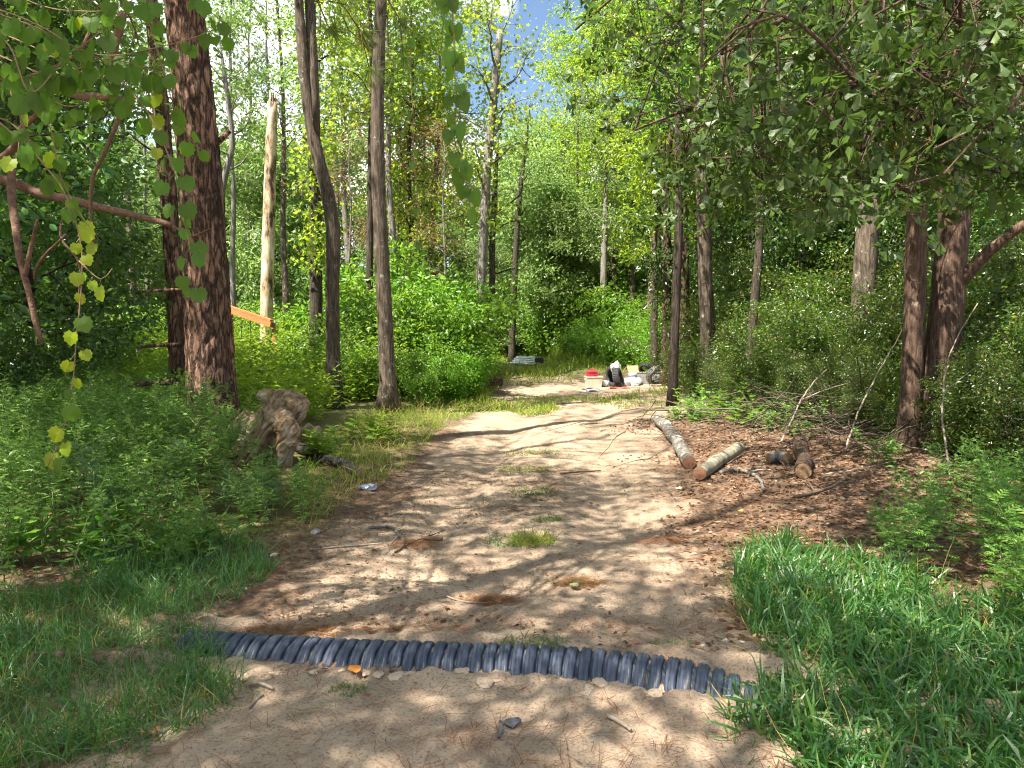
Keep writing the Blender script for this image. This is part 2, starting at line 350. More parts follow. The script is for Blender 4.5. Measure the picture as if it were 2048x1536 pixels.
M['field_leaf'] = L_('field_leaf', [(0, (.09,.18,.025)), (.7, (.15,.26,.035)), (1, (.24,.32,.06))], (.42,.58,.06), .46, .5, .3, vary=.15)
M['silver_leaf'] = L_('silver_leaf', [(0, (.10,.17,.08)), (1, (.17,.24,.12))], (.28,.42,.14), .36, .6, .3, vary=.1)
M['poke_leaf'] = L_('poke_leaf', [(0, (.06,.15,.03)), (1, (.10,.21,.045))], (.3,.5,.06), .42, .4, .4, vary=.1)
M['litter_leaf'] = L_('litter_leaf', [(0, (.055,.033,.022)), (.55, (.14,.085,.05)), (.9, (.25,.17,.11)), (1, (.36,.28,.20))], (.2,.12,.06), .12, .85, .2, vary=.05)
M['snag'] = plain('snag_wood', (.42,.32,.22), .75, (.58,.49,.38), 3.0, .5, 60, stretch=(1,1,.25))
M['green_stem'] = plain('green_stem', (.10,.14,.04), .6, (.14,.16,.06), 8)

# ------------------------------------------------------------------ the ground
def build_ground():
    ys = [-400, -150, -60, -25, -12, -6]
    y = -3.0
    while y < 2.2: ys.append(y); y += .12
    while y < 14: ys.append(y); y += max(.014, .0065*y)
    while y < 70: ys.append(y); y += .022*y
    ys += [75, 85, 100, 140, 220, 400]
    xr, x = [], 0.0
    while x < 3.2: xr.append(x); x += .019
    while x < 30: xr.append(x); x += .019 + .06*(x-3.1)
    xr += [40, 60, 100, 180, 400]
    xs = np.array([-a for a in reversed(xr[1:])] + xr); ys = np.array(ys)
    X, Y = np.meshgrid(xs, ys); Z = ground_z(X, Y)
    nx, ny = len(xs), len(ys)
    near = sstep(14, 9, Y)
    Z += near*(.006*vn2(X, Y, 24, 8) + .004*vn2(X, Y, 48, 9))
    # crumbled lip of sand along the near side of the pipe
    ax = pipe_axis_y(X); d = ax - Y
    Z += np.exp(-((d-.22)/.07)**2)*(.02+.035*vn2(X, Y, 7, 12)+.02*vn2(X, Y, 19, 14))*(np.abs(X+.1) < 2.2)
    Z += np.exp(-((d+.22)/.09)**2)*(.03+.03*vn2(X, Y, 6, 13)+.015*vn2(X, Y, 17, 15))*(np.abs(X+.1) < 2.2)
    Z += .035*np.exp(-((X-1.32)/.3)**2 - (d/.5)**2) + .05*np.exp(-((X+1.85)/.3)**2 - (d/.5)**2)
    # tyre treads pressed in the sand
    for off, ph in ((.22, 0.), (-.95, .4)):
        band = np.exp(-((X-off-.06*Y)/.085)**4)*sstep(3.75, 4.0, Y)*sstep(5.4, 4.9, Y)
        Z += band*.006*np.sign(np.sin((Y*1.0+.5*np.abs(X-off-.06*Y))*95+ph))
    v = np.stack([X, Y, Z], -1).reshape(-1, 3)
    i = (np.arange(ny-1)*nx)[:, None]; j = np.arange(nx-1)[None]
    q = np.stack([i+j, i+j+1, i+nx+j+1, i+nx+j], -1).reshape(-1, 4)
    mb = MB(); mb.add(v, np.concatenate([q[:, [0,1,2]], q[:, [0,2,3]]]))
    # where bare sand, fallen litter and short greenery lie
    dd = (X - road_c(Y)); w = road_w(Y)
    n = .30*vn2(X, Y, 1.1, 21) + .22*vn2(X, Y, 3.1, 22) + .15*vn2(X, Y, 9, 23)
    sand = 1 - sstep(.72, 1.12, np.abs(dd)/w + .55*n)
    sand = np.maximum(sand, (1-sstep(.7, 1.2, np.hypot((X-3.0)/2.4, (Y-17)/4.2) + .5*n)))
    sand = np.maximum(sand, sstep(3.3, 2.9, Y + .3*n))
    mid = np.exp(-(dd/.28)**2)*sstep(5, 7, Y)*sstep(.0, .35, n+.1)*.75
    sand = sand*(1-mid)
    green = sstep(-.9, -1.35, dd/w + .3*n)*sstep(4, 6, Y) + sstep(22, 27, Y + 3*n)*.9
    litter = np.clip(1 - sand, 0, 1)
    patch = sstep(.05, .4, vn2(X, Y, .9, 31) + .5*vn2(X, Y, 2.7, 32) - .1)*sstep(3.4, 4.2, Y)
    sand2 = sand*(1-.42*patch*sstep(13, 9, Y))
    left = sstep(.15, -.75, dd/w + .35*n)*sstep(3.5, 4.2, Y)*sstep(8.5, 6.5, Y); sand2 = sand2*(1-.42*left)
    me = mb.mesh('ground', ground_mat(), True)
    at = me.color_attributes.new('mask', 'FLOAT_COLOR', 'POINT')
    at.data.foreach_set('color', np.stack([sand2, litter, np.clip(green, 0, 1), np.ones_like(sand)], -1).astype(np.float32).ravel())
    o = bpy.data.objects.new('ground', me); COL.objects.link(o)
    tag(o, 'sandy forest floor with a pale two-rut track and brown needle litter', 'ground', kind='structure')
def ground_mat():
    m, nt, out = new_mat('forest_floor'); lk = nt.links.new
    b = N(nt, 'ShaderNodeBsdfPrincipled', Roughness=.93); b.inputs['Specular IOR Level'].default_value = .15
    tc = N(nt, 'ShaderNodeTexCoord'); at = N(nt, 'ShaderNodeAttribute', attribute_name='mask'); sp = N(nt, 'ShaderNodeSeparateColor'); lk(at.outputs['Color'], sp.inputs[0])
    n1 = N(nt, 'ShaderNodeTexNoise', Scale=2.2, Detail=7, Roughness=.62); lk(tc.outputs['Object'], n1.inputs['Vector'])
    n2 = N(nt, 'ShaderNodeTexNoise', Scale=75.0, Detail=5, Roughness=.75); lk(tc.outputs['Object'], n2.inputs['Vector'])
    n3 = N(nt, 'ShaderNodeTexNoise', Scale=22.0, Detail=6, Roughness=.7); lk(tc.outputs['Object'], n3.inputs['Vector'])
    sandc = ramp(nt, [(.28, (.20,.146,.106)), (.5, (.295,.22,.16)), (.72, (.385,.29,.205))], n1.outputs['Fac'])
    spk = ramp(nt, [(.36, (.30,.27,.25)), (.50, (1,1,1))], n2.outputs['Fac'])
    mu = N(nt, 'ShaderNodeMix', data_type='RGBA', blend_type='MULTIPLY'); mu.inputs[0].default_value = .75; lk(sandc, mu.inputs[6]); lk(spk, mu.inputs[7])
    litc = ramp(nt, [(.3, (.05,.036,.027)), (.48, (.115,.078,.054)), (.62, (.19,.13,.09)), (.75, (.31,.225,.16))], n3.outputs['Fac'])
    grc = ramp(nt, [(.35, (.06,.07,.022)), (.65, (.13,.14,.04))], n3.outputs['Fac'])
    # needle litter reaches the sand in ragged streaks
    sm = N(nt, 'ShaderNodeMath', operation='MULTIPLY_ADD'); sm.inputs[1].default_value = .9; lk(n3.outputs['Fac'], sm.inputs[0]); 
    sb = N(nt, 'ShaderNodeMath', operation='ADD'); sb.inputs[1].default_value = -.45; lk(sp.outputs[0], sb.inputs[0]); lk(sb.outputs[0], sm.inputs[2])
    sf = N(nt, 'ShaderNodeMapRange'); sf.inputs[1].default_value = .30; sf.inputs[2].default_value = .62; lk(sm.outputs[0], sf.inputs[0])
    m1 = N(nt, 'ShaderNodeMix', data_type='RGBA'); lk(litc, m1.inputs[6]); lk(mu.outputs[2], m1.inputs[7]); lk(sf.outputs[0], m1.inputs[0])
    gm = N(nt, 'ShaderNodeMath', operation='MULTIPLY'); lk(sp.outputs[2], gm.inputs[0]); gm.inputs[1].default_value = .8
    m2 = N(nt, 'ShaderNodeMix', data_type='RGBA'); lk(m1.outputs[2], m2.inputs[6]); lk(grc, m2.inputs[7]); lk(gm.outputs[0], m2.inputs[0])
    lk(m2.outputs[2], b.inputs['Base Color'])
    hh = N(nt, 'ShaderNodeMath', operation='MULTIPLY_ADD'); hh.inputs[1].default_value = .5; lk(n2.outputs['Fac'], hh.inputs[0]); lk(n3.outputs['Fac'], hh.inputs[2])
    bp = N(nt, 'ShaderNodeBump', Strength=.75, Distance=.018); lk(hh.outputs[0], bp.inputs['Height']); lk(bp.outputs[0], b.inputs['Normal'])
    lk(b.outputs[0], out.inputs['Surface']); return m

# ------------------------------------------------------------------ corrugated culvert pipe
def pipe_axis_y(x):
    x = np.asarray(x, float); X_ = [-2.6, -1.57, -.79, -.18, .30, .64, .95, 1.3, 2.2]; Y_ = [3.53, 3.49, 3.40, 3.355, 3.30, 3.21, 3.10, 2.96, 2.6]
    return (np.interp(x-.22, X_, Y_)+np.interp(x-.08, X_, Y_)+np.interp(x+.08, X_, Y_)+np.interp(x+.22, X_, Y_))/4
def build_pipe():
    pm, nt, out = new_mat('black_plastic'); lk = nt.links.new
    b = N(nt, 'ShaderNodeBsdfPrincipled', Roughness=.42); b.inputs['Specular IOR Level'].default_value = .55
    tc = N(nt, 'ShaderNodeTexCoord'); mp = N(nt, 'ShaderNodeMapping'); mp.inputs['Scale'].default_value = (8, 1, 1); lk(tc.outputs['Object'], mp.inputs[0])
    no = N(nt, 'ShaderNodeTexNoise', Scale=14.0, Detail=7, Roughness=.75); lk(mp.outputs[0], no.inputs['Vector'])
    nn = N(nt, 'ShaderNodeTexNoise', Scale=7.5, Detail=4, Roughness=.6); lk(tc.outputs['Object'], nn.inputs['Vector'])
    ad = N(nt, 'ShaderNodeMath', operation='MULTIPLY_ADD'); ad.inputs[1].default_value = .75; lk(nn.outputs['Fac'], ad.inputs[0]); lk(no.outputs['Fac'], ad.inputs[2])
    c = ramp(nt, [(.68, (.014,.019,.034)), (.84, (.045,.06,.10)), (.97, (.11,.12,.14)), (1.0, (.30,.25,.19))], ad.outputs[0])
    lk(c, b.inputs['Base Color'])
    rr = ramp(nt, [(.6, (.36,)*3), (.9, (.8,)*3)], ad.outputs[0]); lk(rr, b.inputs['Roughness'])
    bp = N(nt, 'ShaderNodeBump', Strength=.35, Distance=.01); lk(no.outputs['Fac'], bp.inputs['Height']); lk(bp.outputs[0], b.inputs['Normal'])
    lk(b.outputs[0], out.inputs['Surface'])
    x0, x1, pitch = -1.68, 1.42, .0645
    root = thing('culvert_pipe', (0, float(pipe_axis_y(0)), -.125), 'black corrugated plastic culvert pipe half buried across the sandy track', 'pipe')
    xs = np.linspace(x0, x1, 60); zc = -.138 - .14*sstep(.75, 1.5, xs) + .008*np.sin(xs*2)
    pts = np.stack([xs, pipe_axis_y(xs), zc], -1)
    MB().add(*tube(pts, .181, 28, True)).build('barrel', pm, root, True)
    # one rib: a rounded ring about the x axis with a shallow groove along its crown
    prof = [(-.0262, .16), (-.0255, .192), (-.022, .202), (-.014, .206), (-.007, .2065), (-.004, .2025), (.004, .2025), (.007, .2065), (.014, .206), (.022, .202), (.0255, .192), (.0262, .16)]
    ns = 44; th = np.arange(ns)*2*math.pi/ns; V = []
    for px_, r in prof: V.append(np.stack([np.full(ns, px_), r*np.cos(th), r*np.sin(th)], -1))
    V = np.concatenate(V); k = len(prof)
    i = (np.arange(k-1)*ns)[:, None]; j = np.arange(ns)[None]; jj = (j+1) % ns
    q = np.stack([i+j, i+jj, i+ns+jj, i+ns+j], -1).reshape(-1, 4)
    me = MB().add(V, np.concatenate([q[:, [0,1,2]], q[:, [0,2,3]]])).mesh('rib', pm, True)
    n = int((x1-x0)/pitch)
    for a in range(n):
        x = x0 + (a+.5)*pitch + random.uniform(-.002, .002); o = bpy.data.objects.new('rib', me); COL.objects.link(o); o.parent = root
        slope = float(pipe_axis_y(x+.05) - pipe_axis_y(x-.05))/.1
        z = float(np.interp(x, xs, zc))
        o.location = (x - root.location.x, float(pipe_axis_y(x)) - root.location.y, z - root.location.z)
        o.rotation_euler = (random.uniform(-.3, .3), random.uniform(-.006, .006), math.atan(slope)); o.scale = (1, 1, 1+random.uniform(-.006, .006))

# ------------------------------------------------------------------ trees: builders
def limb_pts(p0, d, L, bend=.25, up=.15, n=5, r=None):
    r = r or rng; d = unit(np.asarray(d, float)); pts = [np.asarray(p0, float)]
    for i in range(n):
        d = unit(d + r.normal(size=3)*bend*.5 + np.array([0, 0, up/n*2])); pts.append(pts[-1] + d*L/n)
    return np.array(pts)
def clump(mb, c, n, sig, tmpl, size, mat, r, droop=.25, flat=.65, up=.3):
    pos = c + r.normal(size=(n, 3))*np.array([sig, sig, sig*flat])
    ax = unit(pos - c + r.normal(size=(n, 3))*.7*sig) + np.array([0, 0, -droop]); nr = r.normal(size=(n, 3))*.75 + np.array([0, 0, up])
    sz = size*np.clip(r.normal(1, .22, n), .5, 1.5)
    mb.add(*inst(tmpl, pos, ax, nr, sz), mat)
def needle_tuft(mb, c, d, n, ln, w, mat, r):
    d = unit(np.asarray(d, float)); ax = unit(r.normal(size=(n, 3))*.8 + d*1.15 + np.array([0, 0, .1]))
    nr = rdir(n, r); T = (np.array([[-.5, 0, 0], [.5, 0, 0], [0, 1, -.12]]), np.array([[0, 1, 2]]))
    sz = np.stack([np.full(n, w), ln*r.uniform(.75, 1.1, n), ln*np.ones(n)], -1)
    mb.add(*inst(T, c + ax*.02, ax, nr, sz), mat)
def make_broadleaf(name, seed, H=16., r0=.16, lo=.3, R=2.6, nl=22, per=70, leaf='gum_leaf', tmpl=DIAMOND, size=.13, sig=.42, bark='gum_bark', wav=.35, topR=.35, base=None, path=None, rad=None, sides=9, extra=None, twigs=4, dead=0):
    r = np.random.default_rng(seed)
    base = np.zeros(3) if base is None else np.asarray(base, float)
    root = thing(name, base, 'tree', 'tree')
    if path is None:
        z = np.linspace(0, H, 9); path = np.stack([np.cumsum(r.normal(0, wav*.35, 9)), np.cumsum(r.normal(0, wav*.35, 9)), z], -1); path[:, :2] -= path[0, :2]; path[:, :2] *= .6
        path = path + base
        rad = r0*(1 - .85*(z/H))**.9
    trunk = MB(); tp = resample(path, .45); zz = np.linspace(0, 1, len(path)); rr = np.interp(np.linspace(0, 1, len(tp)), zz, rad)
    hgt = tp[:, 2] - tp[0, 2]; rr = rr*(1 + .45*np.exp(-hgt/.22)); tp[0, 2] -= .12
    trunk.add(*tube(tp, rr, sides, True, .06, seed))
    crown = MB(); Ht = tp[-1, 2] - base[2]
    for i in range(nl):
        t = lo + (1-lo)*((i+r.random())/nl)**.9; hz = base[2] + t*Ht
        p0 = np.array([np.interp(hz, tp[:, 2], tp[:, k]) for k in range(3)])
        az = i*2.4 + r.normal(0, .4); s = (t-lo)/(1-lo); prof = (topR + (1-topR)*math.sin(math.pi*min(1, .25+.78*(1-s)))) if s > .05 else .7
        L = R*prof*r.uniform(.7, 1.15); el = math.radians(r.uniform(12, 48) + 25*s)
        d = np.array([math.cos(az)*math.cos(el), math.sin(az)*math.cos(el), math.sin(el)])
        lp = limb_pts(p0, d, L, .35, -.1, 5, r); rb = max(.008, np.interp(hz, tp[:, 2], rr)*.38)
        trunk.add(*tube(lp, np.linspace(rb, rb*.25, 6), 4, False))
        for k in range(twigs):
            q = .35 + .65*(k+.7)/twigs; a = np.array([np.interp(q*5, range(6), lp[:, c]) for c in range(3)])
            dd = unit(lp[-1]-lp[0]) + r.normal(size=3)*.7; tl = L*.33*r.uniform(.6, 1.2); tpts = limb_pts(a, dd, tl, .3, 0, 3, r)
            trunk.add(*tube(tpts, np.linspace(rb*.4, .004, 4), 3, False))
            if r.random() < dead: continue
            clump(crown, tpts[-1], int(per*r.uniform(.45, 1.35)), sig*r.uniform(.7, 1.2), tmpl, size, 0, r)
            if r.random() < .5: clump(crown, tpts[1], int(per*.4), sig*.6, tmpl, size, 0, r)
    if extra: extra(crown, trunk, r)
    trunk.build('trunk', M[bark], root, True)
    if crown.n: crown.build('crown', M[leaf], root)
    return root
def make_pine(name, seed, H=21., r0=.17, lo=.5, R=2.4, nl=26, tufts=9, nn=34, ln=.26, w=.014, bark='pine_bark_far', leaf='pine_needle', base=None, path=None, rad=None, sides=10, step=.5, stubs=6, lean=.25, lump=.06, relief=0.0):
    r = np.random.default_rng(seed)
    base = np.zeros(3) if base is None else np.asarray(base, float)
    root = thing(name, base, 'tree', 'tree')
    if path is None:
        z = np.linspace(0, H, 7); path = np.stack([np.linspace(0, r.normal(0, lean*2), 7)+r.normal(0, .08, 7), np.linspace(0, r.normal(0, lean*2), 7)+r.normal(0, .08, 7), z], -1); path[0, :2] = 0
        path = path + base; rad = r0*(1-.8*(z/H))
    trunk = MB(); tp = resample(path, step); rr = np.interp(np.linspace(0, 1, len(tp)), np.linspace(0, 1, len(path)), rad)
    hgt = tp[:, 2] - tp[0, 2]; rr = rr*(1+.35*np.exp(-hgt/.25)); tp[0, 2] -= .12
    trunk.add(*tube(tp, rr, sides, True, lump, seed, 0, relief))
    crown = MB(); Ht = tp[-1, 2] - base[2]; at = lambda hz: np.array([np.interp(hz, tp[:, 2], tp[:, k]) for k in range(3)])
    for i in range(stubs):
        hz = base[2] + Ht*(.15 + (lo-.12)*r.random()); az = r.uniform(0, 6.28); d = [math.cos(az), math.sin(az), r.uniform(-.2, .3)]
        lp = limb_pts(at(hz), d, r.uniform(.3, 1.3), .3, 0, 4, r); trunk.add(*tube(lp, np.linspace(.022, .006, 5), 4, False))
    for i in range(nl):
        t = lo + (1-lo)*((i+r.random())/nl); s = (t-lo)/(1-lo); az = i*2.4 + r.normal(0, .5)
        L = R*(.45 + .55*math.sin(math.pi*(.2+.75*(1-s))))*r.uniform(.65, 1.15); el = math.radians(r.uniform(-5, 25)+30*s)
        d = np.array([math.cos(az)*math.cos(el), math.sin(az)*math.cos(el), math.sin(el)])
        lp = limb_pts(at(base[2]+t*Ht), d, L, .35, .35, 5, r); trunk.add(*tube(lp, np.linspace(.04*(1-s*.6)*r0/.17, .008, 6), 4, False))
        for k in range(tufts):
            q = .4 + .6*(k+.5)/tufts; a = np.array([np.interp(q*5, range(6), lp[:, c]) for c in range(3)]); dd = unit(unit(lp[-1]-lp[0])*.6 + r.normal(size=3)*.8 + np.array([0, 0, .25]))
            e = a + dd*r.uniform(.15, .5); trunk.add(*tube(np.array([a, e]), [.008, .004], 3, False))
            needle_tuft(crown, e, dd, nn, ln, w, 0, r)
    trunk.build('trunk', M[bark], root, True); crown.build('crown', M[leaf], root)
    return root
def make_shrub(name, seed, H=2.6, R=1.1, stems=9, per=60, leaf='shrub_leaf', tmpl=DIAMOND, size=.085, sig=.2, bark='twig', levels=5, low=.12, tw=3):
    r = np.random.default_rng(seed); root = thing(name, (0, 0, 0), 'shrub', 'shrub'); tr = MB(); cr = MB()
    for i in range(stems):
        az = r.uniform(0, 6.28); sp = r.uniform(.05, 1)*R; d = np.array([math.cos(az)*sp, math.sin(az)*sp, H*r.uniform(.75, 1.05)])
        lp = limb_pts(np.array([math.cos(az)*.08*R, math.sin(az)*.08*R, -.05]), d, np.linalg.norm(d)*r.uniform(.7, 1.0), .3, .05, 7, r)
        tr.add(*tube(lp, np.linspace(.016*H/2.6, .004, 8), 4, False))
        for k in range(levels):
            q = low + (1-low)*(k+r.random())/levels; a = np.array([np.interp(q*7, range(8), lp[:, c]) for c in range(3)])
            for _ in range(tw):
                az2 = r.uniform(0, 6.28); dd = np.array([math.cos(az2), math.sin(az2), r.uniform(-.2, .6)]); tl = R*.42*r.uniform(.4, 1.1)*(1.1-.5*q)
                tp = limb_pts(a, dd, tl, .3, 0, 3, r); tr.add(*tube(tp, np.linspace(.006, .003, 4), 3, False))
                clump(cr, tp[-1], int(per/tw*r.uniform(.5, 1.5)), sig*r.uniform(.7, 1.3), tmpl, size, 0, r)
    tr.build('stem', M[bark], root, True); cr.build('foliage', M[leaf], root)
    return root

build_ground()
build_pipe()

# ------------------------------------------------------------------ the trees one can tell apart
def key_path(pp, D, ztop, drift=(0, 0)):
    """pp: (px, py, width px) from the foot upward at distance D; goes on above to height ztop"""
    pts = [P(x, y, D) for x, y, w in pp]; rad = [w*.5*D/FPX for x, y, w in pp]
    b = pts[0].copy(); gz = float(ground_z(b[0], b[1])); foot = np.array([b[0], b[1], gz])
    if b[2] > gz + .15: pts.insert(0, foot); rad.insert(0, rad[0]*1.05)
    else: pts[0] = foot
    d = unit(pts[-1]-pts[-2]); d[:2] += np.array(drift); p = pts[-1]; r = rad[-1]; n = max(0, int((ztop-p[2])/2.2))
    for i in range(n):
        pts.append(p + np.array([d[0]*(i+1)*2.2 + .12*math.sin(i*1.7+px_seed(pp)), d[1]*(i+1)*2.2 + .1*math.cos(i*2.1), (i+1)*2.2])); rad.append(max(.012, r*(1-.9*(i+1)/n)))
    # even parameter spacing for the radius lookup
    pts = np.array(pts); rad = np.array(rad); L = np.concatenate([[0], np.cumsum(np.linalg.norm(np.diff(pts, axis=0), axis=1))])
    q = np.linspace(0, L[-1], 26); return np.stack([np.interp(q, L, pts[:, k]) for k in range(3)], -1), np.interp(q, L, rad)
def px_seed(pp): return pp[0][0]*.013
def relabel(o, label, cat='tree', group=None): return tag(o, label, cat, group)

# big pine and the thinner pine beside it
pa, ra = key_path([(432, 905, 104), (425, 800, 92), (415, 600, 86), (404, 400, 80), (388, 200, 74), (366, 0, 68)], 8.6, 20)
big = make_pine('pine_tree', 101, path=pa, rad=ra, base=pa[0], lo=.62, R=3.0, nl=22, tufts=8, nn=40, ln=.22, w=.007, bark='pine_bark', sides=84, step=.04, stubs=0, lump=.03, relief=.022)
relabel(big, 'thick reddish pine trunk with flaky bark rising behind the weathered stump')
for (x, y, dx, dy, dz, L, r_) in ((443, 295, .8, -.2, .5, .3, .045), (345, 690, -1, -.3, .05, .45, .03), (350, 580, -.9, -.2, .0, .5, .025), (348, 762, -1, -.3, -.05, .6, .04)):
    a = P(x - (20 if dx > 0 else -12), y, 8.6)
    lp = limb_pts(a, (dx, dy, dz), L, .2, 0, 4); MB().add(*tube(lp, np.linspace(r_, r_*.6, 5), 8)).build('dead_stub', M['pine_bark'], big, True)
pb, rb = key_path([(358, 775, 34), (352, 600, 33), (338, 400, 31), (325, 250, 29), (308, 60, 27)], 11.2, 19)
tb = make_pine('pine_tree', 102, path=pb, rad=rb, base=pb[0], lo=.7, R=2.2, nl=16, tufts=8, nn=36, bark='pine_bark', sides=40, step=.06, stubs=2, relief=.014)
relabel(tb, 'thinner reddish pine trunk standing close behind the thickest pine')
# pale barkless snag, broken off at the top
ps, rs = key_path([(533, 640, 25), (536, 500, 24), (540, 350, 22), (545, 205, 19)], 21, 0)
snag_m, nt, out = new_mat('charred_snag'); b_ = N(nt, 'ShaderNodeBsdfPrincipled', Roughness=.8)
tc_ = N(nt, 'ShaderNodeTexCoord'); mp_ = N(nt, 'ShaderNodeMapping'); mp_.inputs['Scale'].default_value = (3.2, 3.2, 1.0); nt.links.new(tc_.outputs['Object'], mp_.inputs[0])
n_ = N(nt, 'ShaderNodeTexNoise', Scale=1.5, Detail=7, Roughness=.7); nt.links.new(mp_.outputs[0], n_.inputs['Vector'])
nt.links.new(ramp(nt, [(.40, (.035,.026,.02)), (.47, (.34,.22,.12)), (.56, (.55,.43,.30)), (.7, (.66,.58,.47))], n_.outputs['Fac']), b_.inputs['Base Color'])
bp_ = N(nt, 'ShaderNodeBump', Strength=.6, Distance=.03); nt.links.new(n_.outputs['Fac'], bp_.inputs['Height']); nt.links.new(bp_.outputs[0], b_.inputs['Normal']); nt.links.new(b_.outputs[0], out.inputs['Surface'])
sn = thing('dead_tree', ps[0], 'pale barkless dead trunk with charred patches and a snapped top', 'tree')
tv, tf = tube(resample(ps, .2), np.interp(np.linspace(0, 1, len(resample(ps, .2))), np.linspace(0, 1, len(rs)), rs), 14, True, .07, 4)
MB().add(tv, tf).build('trunk', snag_m, sn, True)
jag = MB()
for i in range(7):
    a = i/7*6.28; jag.add(*tube(np.array([ps[-1]+[.07*math.cos(a), .07*math.sin(a), -.1], ps[-1]+[.09*math.cos(a), .09*math.sin(a), random.uniform(.08, .45)]]), [.05, .01], 5))
jag.build('broken_top', snag_m, sn)
# crooked forked gum
pd, rd = key_path([(668, 832, 33), (666, 700, 28), (664, 560, 27), (668, 470, 27), (661, 410, 26), (640, 330, 25), (622, 250, 24), (607, 140, 21), (597, 0, 18)], 13.2, 15)
def fork(crown, trunk, r):
    q = [P(628, 275, 13.2), P(627, 200, 13.25), P(624, 100, 13.3), P(618, -20, 13.4), P(610, -300, 13.6), P(600, -500, 14)]
    rp = resample(q, .4); trunk.add(*tube(rp, np.linspace(.115, .02, len(rp)), 9, True, .06, 9))
    for c in rp[-9:]: clump(crown, c + r.normal(size=3)*.7, 60, .45, STAR, .10, 0, r)
gd = make_broadleaf('gum_tree', 103, path=pd, rad=rd, base=pd[0], lo=.62, R=1.9, nl=14, per=38, size=.11, tmpl=STAR, bark='gum_bark', sides=16, extra=fork)
relabel(gd, 'crooked grey trunk with an elbow bend that forks high up')
# straight dark trunk beside the track
pe, re_ = key_path([(778, 836, 42), (775, 760, 33), (768, 600, 30), (758, 400, 28), (754, 250, 26), (758, 100, 24), (762, 0, 23)], 12.9, 15)
ge = make_broadleaf('gum_tree', 104, path=pe, rad=re_, base=pe[0], lo=.66, R=1.8, nl=12, per=36, size=.11, tmpl=STAR, bark='gum_bark', sides=16)
relabel(ge, 'straight brown trunk at the edge of the track, banded with pale lichen')
pf, rf = key_path([(632, 745, 30), (632, 600, 26), (631, 400, 24), (622, 200, 20)], 17.5, 14)
def ivy(crown, trunk, r):
    for k in range(34):
        t = r.random(); c = P(632 + r.normal(0, 10), 220 + 320*t, 17.2); clump(crown, c, 26, .22, STAR, .11, 0, r)
gf = make_broadleaf('gum_tree', 105, path=pf, rad=rf, base=pf[0], lo=.55, R=1.9, nl=14, per=40, size=.12, bark='dark_bark', sides=12, extra=ivy)
relabel(gf, 'dark trunk hung with bright climbing leaves just behind the crooked trunk')
# slender trees of the middle distance
def slim(name, seed, pp, D, ztop, label, bark='gum_bark', **k):
    p, r = key_path(pp, D, ztop); o = make_broadleaf(name, seed, path=p, rad=r, base=p[0], bark=bark, sides=10, **k); return relabel(o, label)
slim('gum_tree', 110, [(958, 640, 20), (968, 450, 19), (974, 330, 18), (985, 220, 17), (996, 110, 14), (1000, 60, 12)], 24, 13.5, 'slender grey trunk with yellow-green leaves standing against the blue sky gap', 'grey_bark', lo=.42, R=2.1, nl=20, per=26, size=.13, tmpl=STAR, leaf='gum_leaf')
slim('gum_tree', 111, [(856, 600, 14), (862, 480, 12), (872, 350, 11), (878, 240, 10)], 27, 14, 'thin grey trunk between the straight brown trunk and the sky gap', 'grey_bark', lo=.38, R=2.5, nl=20, per=34, size=.14, tmpl=STAR)
slim('gum_tree', 112, [(985, 620, 13), (984, 500, 12), (990, 380, 11)], 30, 11, 'thin trunk close beside the slender tree of the sky gap', 'dark_bark', lo=.4, R=2.0, nl=14, per=30, size=.14, leaf='far_leaf')
slim('gum_tree', 113, [(1024, 690, 13), (1029, 560, 12), (1036, 420, 11), (1040, 380, 10)], 36, 13, 'lone thin trunk where the grassy track bends out of sight', 'dark_bark', lo=.55, R=1.6, nl=9, per=30, size=.15, leaf='far_leaf')
slim('gum_tree', 114, [(1205, 690, 15), (1207, 560, 13), (1210, 450, 12)], 36, 12, 'trunk standing in front of the far green wall above the tyres', 'grey_bark', lo=.45, R=2.6, nl=16, per=44, size=.17, leaf='far_leaf')
slim('gum_tree', 115, [(738, 620, 15), (740, 450, 14), (742, 300, 13)], 19, 14, 'dark thin trunk half hidden by the straight brown trunk', 'dark_bark', lo=.5, R=2.2, nl=14, per=34, size=.13, tmpl=STAR)
pgp, pgr = key_path([(443, 560, 13), (442, 450, 13), (444, 380, 13), (455, 330, 12), (466, 290, 11), (462, 245, 10), (452, 170, 9)], 24, 13)
pg = make_pine('pine_tree', 116, path=pgp, rad=pgr, base=pgp[0], lo=.55, R=2.0, nl=14, tufts=7, bark='grey_bark', sides=9, stubs=2); relabel(pg, 'thin grey snaking trunk seen beside the thickest pine')
# trunks of the right-hand wood
slim('gum_tree', 120, [(1345, 812, 21), (1348, 700, 18), (1356, 500, 17), (1360, 330, 16)], 15.0, 13, 'slim dark trunk at the corner of the wood behind the long log', 'dark_bark', lo=.42, R=2.6, nl=18, per=60, size=.10, leaf='shrub_leaf')
slim('gum_tree', 121, [(1368, 745, 24), (1368, 600, 23), (1366, 450, 22)], 19.5, 14, 'brown trunk behind the slim dark corner trunk', 'oak_bark', lo=.42, R=2.8, nl=16, per=50, size=.12, leaf='gum_leaf')
slim('gum_tree', 122, [(1331, 742, 20), (1332, 640, 18), (1336, 520, 17)], 20, 13, 'brown trunk rising beside the discarded tyres', 'oak_bark', lo=.42, R=2.4, nl=14, per=50, size=.12, leaf='gum_leaf')
slim('gum_tree', 123, [(1420, 792, 36), (1416, 680, 31), (1411, 560, 29), (1408, 440, 28)], 16, 14, 'sunlit furrowed trunk with ivy at its foot beside the thicket', 'gum_bark', lo=.45, R=2.8, nl=18, per=60, size=.10, leaf='shrub_leaf')
